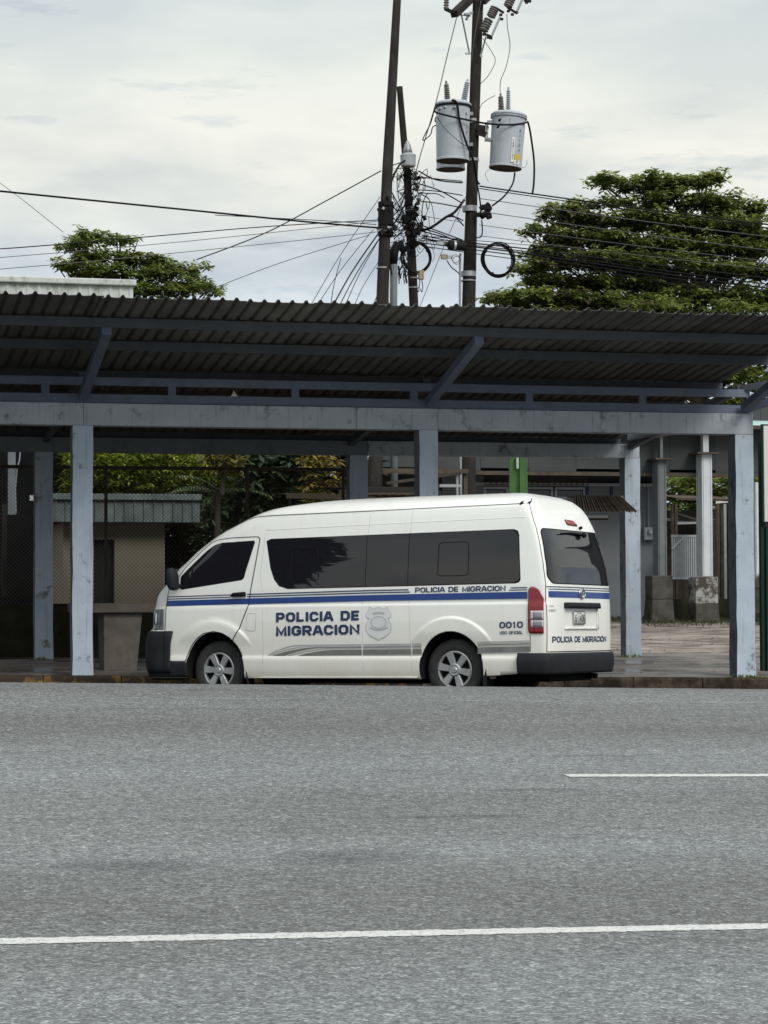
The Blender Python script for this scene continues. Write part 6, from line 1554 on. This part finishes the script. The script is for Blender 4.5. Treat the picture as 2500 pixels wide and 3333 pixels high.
# crossarm, cut-outs, braces at the top
def crossarm():
    root = poleB
    MB().bar(at(1478, 46, YP-.5), at(1590, -60, YP+.6), .13, .12).build('crossarm', MT['pole'], root)
    MB().bar(at(1572, 6, YP-.2), at(1620, -40, YP+.5), .10, .10).build('crossarm', MT['pole'], root)
    for a, b in (((1500, 38), (1528, 172)), ((1582, 118), (1566, 178)), ((1490, 48), (1532, 52))): MB().bar(at(*a, YP-.3), at(*b, YP-.18), .028, .012).build('brace', MT['galv'], root)
    MB().bar(at(1515, 174, YP-.2), at(1532, 174, YP-.2), .03).build('brace_bolt', MT['galv'], root); MB().bar(at(1564, 178, YP-.2), at(1568, 186, YP-.2), .04).build('brace_bolt', MT['galv'], root)
    mb = MB()
    for a, b, w in (((1512, 46), (1527, 44), .035), ((1524, 50), (1536, 40), .06), ((1518, 64), (1526, 48), .04)): mb.bar(at(*a, YP-.3), at(*b, YP-.25), w, .03)
    mb.build('bracket', MT['galv'], root)
    def ribbed(a, b, Y, r0, r1, n, m='black', nm='cutout_insulator'):
        p, q = at(*a, Y), at(*b, Y); d = q-p; L = d.length; prof = [(r0, 0)]
        for k in range(n): h = L*(k+.1)/n; prof += [(r0, h), (r1, h+L/n*.3), (r1, h+L/n*.55), (r0, h+L/n*.8)]
        prof += [(r0*.6, L)]; MB().lathe(prof, p, d, 12).build(nm, MT[m], root)
    ribbed((1452, 30), (1455, -40), YP-.55, .03, .05, 8, 'porcelain', 'insulator')
    MB().bar(at(1448, 28, YP-.55), at(1478, 42, YP-.5), .05, .05).build('bracket', MT['black'], root)
    # fuse cut-outs on the right of the pole
    for (p0, p1, q0, q1, k) in (((1573, 101), (1592, 62), (1597, 55), (1612, 24), 0), ((1652, 22), (1668, -14), (1668, -14), (1680, -45), 1)):
        ribbed(p0, p1, YP-.35, .055, .085, 5, 'porcelain'); ribbed(q0, q1, YP-.35, .055, .085, 5, 'porcelain')
    for a, b in (((1600, 118), (1628, 55)), ((1681, 42), (1702, -6))): MB().tube([at(*a, YP-.38), at(*b, YP-.38)], .022, 6).build('fuse_tube', MT['galv'], root)
    for a, b in (((1572, 108), (1602, 120)), ((1612, 24), (1640, 42)), ((1652, 24), (1684, 44)), ((1706, 2), (1728, 2))): MB().bar(at(*a, YP-.37), at(*b, YP-.37), .045, .03).build('contact', MT['black'], root)
    for px, py in ((1598, 124), (1590, 122), (1630, 48), (1633, 62), (1668, 47), (1682, 40), (1714, 8), (1655, 36), (1576, 112), (1724, 4)): MB().box(at(px, py, YP-.38), (.05, .04, .04)).build('contact', MT['black'], root)
crossarm()
# dark lamp or connector bodies
def photocell():
    root = empty('bell_insulator', at(1328, 560, YP)); tag(root, 'pale bell-shaped street lamp housing on top of the short black pole', 'lamp')
    c = at(1329, 545, YP-.12); b = at(1325, 455, YP-.12)
    MB().lathe([(.06, 0), (.115, .01), (.130, .03), (.138, .19), (.142, .21), (.13, .225), (.09, .235), (.085, .25)], Vector((c.x, YP-.12, c.z)), (-.02, 0, 1), 28).build('housing', MT['pale_pipe'], root, smooth=False)
    MB().lathe([(.085, .25), (.075, .32), (.05, .40), (.035, .43), (.03, .45), (.012, .47)], Vector((c.x-.005, YP-.12, c.z)), (-.02, 0, 1), 16).build('cap', MT['galv'], root, smooth=True)
    mb = MB(); r = random.Random(4)
    for k in range(9): p = c+Vector((r.uniform(-.1, .1), r.uniform(-.1, .05), -.01)); mb.tube([p, p+Vector((r.uniform(-.05, .05), 0, -.05)), p+Vector((r.uniform(-.1, .1), 0, -.03))], .008, 5)
    mb.build('wire_ends', MT['cable'], root)['kind'] = 'stuff'
    root = empty('splice_enclosure', at(1480, 798, YP-.3)); tag(root, 'black barrel-shaped splice enclosure left of the tall wooden pole', 'enclosure')
    p, q = at(1458, 797, YP-.3), at(1508, 802, YP-.3); MB().lathe([(.02, -.08), (.03, 0), (.075, .01), (.082, .04), (.082, .30), (.07, .32)], p, q-p, 20).build('barrel', MT['black'], root, smooth=False)
    p2 = p.lerp(q, .42); MB().lathe([(.083, -.02), (.088, -.02), (.088, .02), (.083, .02)], p2, q-p, 20).build('strap', MT['galv'], root)
    MB().bar(at(1422, 791, YP-.3), at(1442, 793, YP-.3), .07, .06).build('clamp', MT['galv'], root)
    root = empty('cable_splitter', at(1575, 690, YP-.3)); tag(root, 'black bundle of connectors strapped to the right of the tall pole', 'connector')
    r = random.Random(6)
    for k in range(12):
        c = at(1556+r.uniform(0, 44), 672+r.uniform(-4, 34), YP-.3+r.uniform(-.1, .1)); MB().lathe([(.02, -.05), (.045, -.04), (.045, .04), (.02, .05)], c, (r.uniform(.5, 1), r.uniform(-.3, .3), r.uniform(.1, .6)), 10).build('connector', MT['black'], root)
photocell()
def coil(label, cx, cy, rpx, Y, n, tilt=1.0, tail=None):
    c = at(cx, cy, Y); R_ = (at(cx+rpx, cy, Y)-c).length; r = random.Random(int(cx)); root = empty('cable_coil', c); tag(root, label, 'cable coil')
    mb = MB()
    for k in range(n):
        P = []; ox, oz, dr = r.gauss(0, .010), r.gauss(0, .010), r.gauss(0, .012); ph = r.uniform(0, 6)
        for i in range(44):
            a = 2*PI*i/44; rr = R_+dr+.008*math.sin(2*a+ph); P.append((c.x+ox+rr*math.cos(a)*tilt, Y+.02*math.sin(a*2+ph)+.012*k-.03, c.z+oz+rr*math.sin(a)))
        mb.tube(P, .011, 6, closed=True)
    mb.build('loops', MT['cable'], root)['kind'] = 'stuff'
    for a in (.6, 2.6, 4.3): MB().lathe([(.03, -.015), (.034, -.015), (.034, .015), (.03, .015)], (c.x+R_*math.cos(a)*tilt, Y, c.z+R_*math.sin(a)), (-math.sin(a), 0, math.cos(a)), 10).build('tie', MT['black'], root)
coil('round coil of black cable hanging right of the tall wooden pole', 1622, 845, 49, YP-.25, 7)
coil('oval coil of black cable hung round the short blackened pole', 1356, 840, 45, YP-.2, 6, .96)

# cables: each one a thing
def cable(label, pts, r=.012, m='cable', Y=None, group=None, n=6, name='cable'):
    """pts: (px, py, Y) of points it passes; smoothed"""
    P = [at(p[0], p[1], p[2]) for p in pts]; out = []
    for i in range(len(P)-1):
        p0 = P[max(i-1, 0)]; p1 = P[i]; p2 = P[i+1]; p3 = P[min(i+2, len(P)-1)]
        k = 8 if len(P) > 2 else 2
        for j in range(k):
            t = j/k; out.append(.5*((2*p1)+(-p0+p2)*t+(2*p0-5*p1+4*p2-p3)*t*t+(-p0+3*p1-3*p2+p3)*t*t*t))
    out.append(P[-1]); c = P[0]; mb = MB(); mb.tube([q for q in out], r, n)
    o = mb.build(name, MT[m], smooth=True); tag(o, label, 'cable', group); return o
Y0 = YP-.5
G1 = 'cables running left from the leaning pole'
cable('thick black cable sagging from the left edge to the leaning pole, topmost there', [(-300, 590, 33), (0, 622, 34), (600, 682, 35.5), (1000, 722, 36.6), (1238, 742, Y0)], .016, group=G1)
cable('black cable crossing the small left tree towards the leaning pole', [(-300, 822, 32), (0, 810, 33), (430, 775, 34.5), (860, 738, 36), (1235, 716, Y0)], .009, group=G1)
cable('thin cable just under the thick one, ending at the upper clamp of the leaning pole', [(700, 700, 36), (1050, 718, 37), (1225, 731, Y0)], .007, group=G1)
cable('thin wire passing over the left tree top, lower of the pair', [(-200, 848, 34), (0, 838, 34.5), (600, 786, 36), (1230, 720, Y0)], .006, 'wire', group=G1)
cable('thin grey wire skimming the white parapet roof at the left edge', [(-200, 895, 34), (0, 876, 34.5), (300, 850, 35.5), (900, 790, 36.5), (1225, 755, Y0)], .006, 'wire', group=G1)
cable('thin wire leaving the left tree for the clamp below the white band', [(640, 960, 42), (900, 860, 40), (1200, 765, Y0)], .006, 'wire', group=G1)
cable('bundled cable climbing from the left tree to the leaning pole at lamp height', [(640, 845, 40), (860, 760, 39), (1050, 660, 38.5), (1240, 556, Y0)], .010, group=G1)
cable('thin wire rising at the left edge of the sky towards the parapet roof', [(-50, 560, 50), (60, 640, 48), (205, 755, 46)], .007, 'wire', group=G1)
for k, (x, yb, x1, y1, rr) in enumerate([(985, 1010, 1238, 640, .006), (1060, 1010, 1235, 755, .013), (1083, 1010, 1240, 768, .009), (1105, 1010, 1236, 775, .007), (1135, 1010, 1230, 855, .006), (1010, 1000, 1215, 748, .006), (1070, 1012, 1110, 840, .007)]):
    labs = ['thin guy wire slanting down from high on the leaning pole', 'thick black service cable slanting down left of the leaning pole', 'black service wire just right of the thick slanting one', 'third slanting service wire from the thick one', 'lowest slanting wire beside the leaning pole, starting under its white band', 'leftmost long slanting wire over the roof centre', 'short limp wire dangling by the thick slanting cable']
    cable(labs[k], [(x, yb+30, 33.6), ((x+x1)/2-4, (yb+y1)/2+6, 35.8), (x1, y1, Y0)], rr, group='service wires slanting down from the leaning pole')
cable('short dark wire touching the roof between slanting wires and pole', [(1205, 1020, 35.0), (1230, 955, 36.5)], .008, group='service wires slanting down from the leaning pole')
GR_ = 'cables running right from the transformer pole'
RC = [(545, 601, 626, 690, 731, .013, 'upper thick cable of the right bundle, leaving the pole just under the transformers'), (555, 610, 634, 700, 741, .009, 'second cable close under the upper thick one on the right'),
      (640, 655, 666, 730, 770, .007, 'thin bare wire below the thick pair, crossing the tree crown'), (690, 700, 708, 770, 814, .007, 'thin bare wire a hand above the splice height, crossing the tree'),
      (730, 736, 751, 812, 850, .006, 'faint wire over the middle of the tree, upper'), (742, 748, 785, 830, 876, .006, 'faint wire over the middle of the tree, lower')]
for (yl, ya, yb, yc, yd, rr, lab) in RC:
    cable(lab, [(1560, yb-(yd-yb)*.175-2, YP-.3)]+[(x, yb+(yd-yb)*(x-1700)/800+10*((x-1700)/800)*(1-(x-1700)/800), 37.3-(x-1700)/500) for x in (1700, 1900, 2100, 2300, 2500, 2700)], rr, 'cable' if rr > .008 else 'wire', group=GR_)
LC = [(752, 790, 838, 905, .016), (765, 797, 855, 925, .013), (775, 802, 866, 938, .018), (790, 812, 880, 950, .014), (800, 824, 893, 968, .011), (785, 784, 815, 855, .008)]
LABS = ['black cable of the lower bundle right of the pole, topmost', 'black cable of the lower right bundle, second from above', 'thickest cable of the lower right bundle, through the coil', 'black cable leaving the coil for the lower right edge', 'lowest black cable of the right bundle, skimming the roof trees', 'thin wire just above the lower right bundle']
for (yl, ya, yc, yd, rr), lab in zip(LC, LABS):
    cable(lab, [(1372, yl, YP), (1520, ya-2, YP-.25)]+[(x, ya+(yd-ya)*(x-1560)/940+8*((x-1560)/940)*(1-(x-1560)/940), 37.4-(x-1560)/500) for x in (1700, 1900, 2100, 2300, 2500, 2700)], rr*.75, group=GR_)
# spans between the poles
SP = [((1362, 556), (1420, 585), (1506, 595), .014, 'twin black cable from the lamp housing to the transformer pole, uppermost'), ((1360, 575), (1400, 580), (1506, 590), .010, 'black cable sagging just under the uppermost span between the poles'), ((1362, 598), (1430, 620), (1506, 662), .012, 'black cable drooping between short pole and transformer pole'), ((1365, 618), (1420, 622), (1506, 636), .010, 'straight black span a little below the drooping one'),
      ((1370, 655), (1430, 662), (1503, 676), .011, 'black span ending above the white band of the transformer pole'), ((1365, 700), (1430, 712), (1503, 722), .005, 'hair-thin upper wire between the poles'), ((1362, 730), (1420, 750), (1502, 780), .012, 'black cable running down to the splice enclosure'),
      ((1362, 742), (1430, 760), (1505, 795), .012, 'second black cable running down above the enclosure'), ((1365, 770), (1430, 772), (1505, 780), .008, 'level thin cable above the enclosure'), ((1362, 782), (1412, 786), (1440, 792), .008, 'short cable into the clamp of the enclosure')]
for a, b, c, rr, lab in SP: cable(lab, [(*a, YP), (*b, YP-.15), (*c, YP-.2)], rr, group='cables between the short pole and the transformer pole')
cable('thick twisted cable rising from the short pole to the transformer pole', [(1355, 752, YP), (1400, 742, YP-.2), (1450, 708, YP-.25), (1480, 690, YP-.25), (1512, 650, YP-.22)], .024)
cable('branch of the twisted cable bending down to the pole', [(1450, 705, YP-.2), (1475, 702, YP-.2), (1510, 735, YP-.2)], .012)
cable('arched cable above the twisted one', [(1455, 706, YP-.25), (1480, 706, YP-.25), (1508, 718, YP-.25)], .012)
cable('thin cable dropping from the tap box to the pole foot', [(1455, 848, YP-.3), (1470, 870, YP-.3), (1498, 892, YP-.25)], .010)
for k, (cx, cy) in enumerate(((1483, 842), (1487, 847))):
    c = at(cx, cy, YP-.35); mb = MB(); mb.tube([(c.x+.07*math.cos(2*PI*i/20), YP-.35, c.z+.07*math.sin(2*PI*i/20)) for i in range(20)], .005, 5, closed=True); t = mb.build('cable_loop', MT['cable']); tag(t, ('small loop of thin cable by the tap box, the higher of two', 'small loop of thin cable by the tap box, the lower of two')[k], 'cable', 'small cable loops by the tap box')
# transformer leads
cable('black lead looping from the left transformer across to the right one', [(1422, 345, YT-.3), (1415, 362, YT-.35), (1440, 372, YT-.38), (1510, 388, YT-.36), (1585, 402, YT-.15), (1650, 406, YT-.20), (1700, 402, YT-.1), (1718, 396, YT-.05)], .017)
cable('thick lead hanging from the right transformer to the cable junction', [(1718, 396, YT-.05), (1726, 430, YT), (1738, 520, YT), (1738, 590, YT), (1733, 632, YT-.1)], .020)
cable('thick lead dropping across the face of the left transformer', [(1470, 326, YT-.33), (1487, 335, YT-.34), (1496, 392, YT-.33), (1516, 460, YT-.33), (1540, 520, YT-.3), (1552, 585, YP-.28), (1562, 600, YP-.25)], .020)
cable('curved lead from under the right transformer to the black connectors', [(1676, 562, YT+.1), (1668, 600, YT), (1640, 640, YT-.1), (1602, 670, YT-.1)], .016)
cable('dark lead down the right face of the pole to the connectors', [(1552, 590, YP-.28), (1562, 650, YP-.28), (1566, 690, YP-.28)], .014)
cable('lead looping below the connectors back to the pole', [(1568, 716, YP-.28), (1570, 750, YP-.28), (1566, 770, YP-.28), (1548, 774, YP-.25)], .012)
cable('thin long wire from the crossarm down to the roof between the poles', [(1487, 55, YP-.55), (1456, 180, YP-.6), (1420, 330, YP-.6), (1370, 500, YP-.6), (1352, 570, YP-.5)], .009, 'wire')
cable('faint guy wire running down between short pole and transformer pole', [(1516, 640, YP-.7), (1450, 790, YP-1.4), (1372, 985, YP-2.8), (1360, 1015, YP-3.0)], .007, 'wire')
cable('pale jumper wire curving from the cut-out to the right transformer', [(1650, 45, YP-.4), (1652, 90, YP-.45), (1660, 150, YP-.45), (1648, 215, YP-.5), (1630, 262, YP-.5), (1628, 300, YT)], .007, 'wire')
cable('pale jumper wire bulging right of the pole above the transformers', [(1572, 125, YP-.4), (1600, 168, YP-.45), (1612, 200, YP-.45), (1590, 245, YP-.4), (1562, 275, YP-.3)], .007, 'wire')
cable('short pale wire curling from the pole towards the right bushing', [(1558, 365, YP-.25), (1572, 335, YP-.4), (1612, 310, YP-.5)], .006, 'wire')
cable('pale ground wire running down the front of the tall pole', [(1566, 0, YP-.3), (1545, 120, YP-.32), (1535, 200, YP-.30)], .006, 'wire')
cable('thin wire arching left of the left transformer', [(1415, 350, YT-.2), (1402, 400, YT-.2), (1376, 455, YT-.2), (1400, 440, YT-.2), (1408, 415, YT-.2), (1418, 408, YT-.15)], .010)
cable('hair-thin wire looping below the right transformer', [(1716, 520, YT), (1705, 545, YT), (1632, 540, YT+.3), (1582, 560, YT), (1590, 592, YT)], .004, 'wire')
cable('fine wire drooping across the left transformer face', [(1422, 380, YT-.32), (1450, 420, YT-.38), (1500, 465, YT-.36), (1530, 480, YT-.2)], .006)
cable('grey lead bent beside the leaning pole below the lamp housing', [(1322, 520, YP-.2), (1298, 540, YP-.3), (1275, 590, YP-.35), (1262, 640, YP-.45)], .016)
cable('dark wire from the lamp housing towards the leaning pole', [(1315, 525, YP), (1295, 532, YP-.1), (1278, 538, YP-.3)], .010)
def tangle():
    """loose drop wires knotted round the short pole: too many to tell apart"""
    r = random.Random(33); mb = MB()
    def wire(P, rr): 
        pts = []; 
        for i in range(len(P)-1):
            p0, p1, p2, p3 = P[max(i-1, 0)], P[i], P[i+1], P[min(i+2, len(P)-1)]
            for j in range(6):
                t = j/6; pts.append(.5*((2*p1)+(-p0+p2)*t+(2*p0-5*p1+4*p2-p3)*t*t+(-p0+3*p1-3*p2+p3)*t*t*t))
        pts.append(P[-1]); mb.tube(pts, rr, 5)
    for k in range(95):
        x0 = r.gauss(1330, 24); y0 = r.uniform(560, 800); P = []
        x, y = x0, y0
        for i in range(r.randint(3, 5)):
            P.append(at(x, y, YP-.15+r.uniform(-.25, .2))); x += r.gauss(0, 15); y += r.gauss(4, 26); y = min(max(y, 550), 900)
        wire(P, r.choice((.004, .006, .006, .009)))
    for k in range(16):
        a = (1268+r.uniform(-6, 6), r.uniform(600, 800)); b = (1322+r.uniform(-4, 10), r.uniform(590, 790)); m = ((a[0]+b[0])/2, (a[1]+b[1])/2+r.uniform(0, 30))
        wire([at(*a, YP-.4), at(*m, YP-.2), at(*b, YP-.1)], r.choice((.006, .008, .011)))
    for k in range(12):
        x = r.uniform(1330, 1365); y = r.uniform(780, 860); wire([at(x, y, YP-.25), at(x-30+r.uniform(-10, 10), y+30, YP-.3), at(x-34+r.uniform(-8, 8), y+r.uniform(40, 75), YP-.3)], .007)
    for x, y in ((1268, 850), (1297, 865), (1318, 880)): wire([at(x, y, YP-.3), at(x+2, y+20, YP-.3), at(x+6, y+42, YP-.3)], .018)
    for x in (1365, 1376): wire([at(1368, 895, YP-.2), at(x, 930, YP-.2), at(x-3, 950, YP-.2), at(x-8, 940, YP-.2)], .008)
    o = mb.build('wire_tangle', MT['cable']); tag(o, 'tangle of loose black drop wires round the short blackened pole', 'wires', kind='stuff')
tangle()
c = at(1371, 895, YP-.3); t = MB().box(c, (.09, .08, .16)).build('junction_box', MT['tan'], bevel=.01); tag(t, 'small tan junction box low on the short blackened pole', 'box')

# ------------------------------------------------------------------ across the road, behind the camera: what the van glass mirrors
def behind():
    b = bpy.context
    root = empty('roadside_building', (-26, -22, 0)); tag(root, 'plain low building across the road behind the camera', 'building')
    MB().box((-34, -24, 2.6), (26, 8, 5.6)).build('wall', MT['wall_pale'], root); MB().box((-34, -24, 5.6), (27, 9, .4)).build('roof', MT['rust'], root)
    r = random.Random(55)
    for cx, cy, hz, n in ((-17, -8, 7.5, 500), (6, -30, 8.0, 400)):
        root = empty('roadside_tree', (cx, cy, 0)); tag(root, 'tree on the near side of the road behind the camera' if cx < 0 else 'second tree across the road behind the camera', 'tree')
        MB().tube([(cx, cy, 0), (cx+.2, cy, hz*.55)], [.25, .15], 8).build('trunk', MT['wood_dark'], root)
        lv = Leaves()
        for _ in range(n):
            q = nvec(r)*r.random()**.4; lv.rosette(Vector((cx+q.x*3.4, cy+q.y*3.4, hz*.68+q.z*hz*.34)), r, 7, .42, .22, .4+.2*q.z)
        lv.build('crown', MT['leaf_tree'], root)
behind()
def street_end():
    r = random.Random(56)
    root = empty('rain_tree', (-80, 5, -.3)); tag(root, 'very tall tree far down the road, mirrored dark in the van side windows', 'tree')
    MB().tube([(-80, 5, -1), (-79.6, 5.2, 8), (-80, 5, 17)], [.6, .45, .3], 10).build('trunk', MT['wood_dark'], root)
    lv = Leaves()
    for _ in range(3200):
        q = nvec(r)*r.random()**.4; lv.rosette(Vector((-80+q.x*6.5, 5+q.y*6.0, 22.0+q.z*6.0)), r, 6, 1.3, .8, .3+.2*q.z)
    lv.build('crown', MT['leaf_dark'], root)
    root = empty('coconut_palm', (41, 43, .8)); tag(root, 'tall palm beyond the warehouse, mirrored in the van rear window', 'palm')
    MB().tube([(41, 43, .5), (41.3, 43.1, 5), (41.2, 43, 7.2)], [.2, .15, .12], 8).build('trunk', MT['wood_dark'], root)
    lv = Leaves()
    for k in range(14):
        a = k*2*PI/14; p = Vector((41.2, 43, 7.2)); d = Vector((math.cos(a), math.sin(a), .7)).normalized()
        for i in range(16):
            p = p+d*.12; d = (d+Vector((0, 0, -.13))).normalized(); side = d.cross(Vector((0, 0, 1))).normalized()
            for sg in (1, -1): lv.leaf(p, side*sg+d*.5+Vector((0, 0, -.4)), Vector((0, 0, 1)), .5, .10, .3)
    lv.build('crown', MT['leaf_dark'], root)
    root = empty('roadside_store', (30, 36, .3)); tag(root, 'plain dark store beyond the right end of the canopy', 'building')
    MB().box((34, 44, 4.5), (7, 9, 9)).build('wall', MT['wall_dark'], root); MB().box((34, 44, 9.1), (7.6, 9.6, .2)).build('roof', MT['rust'], root)
street_end()
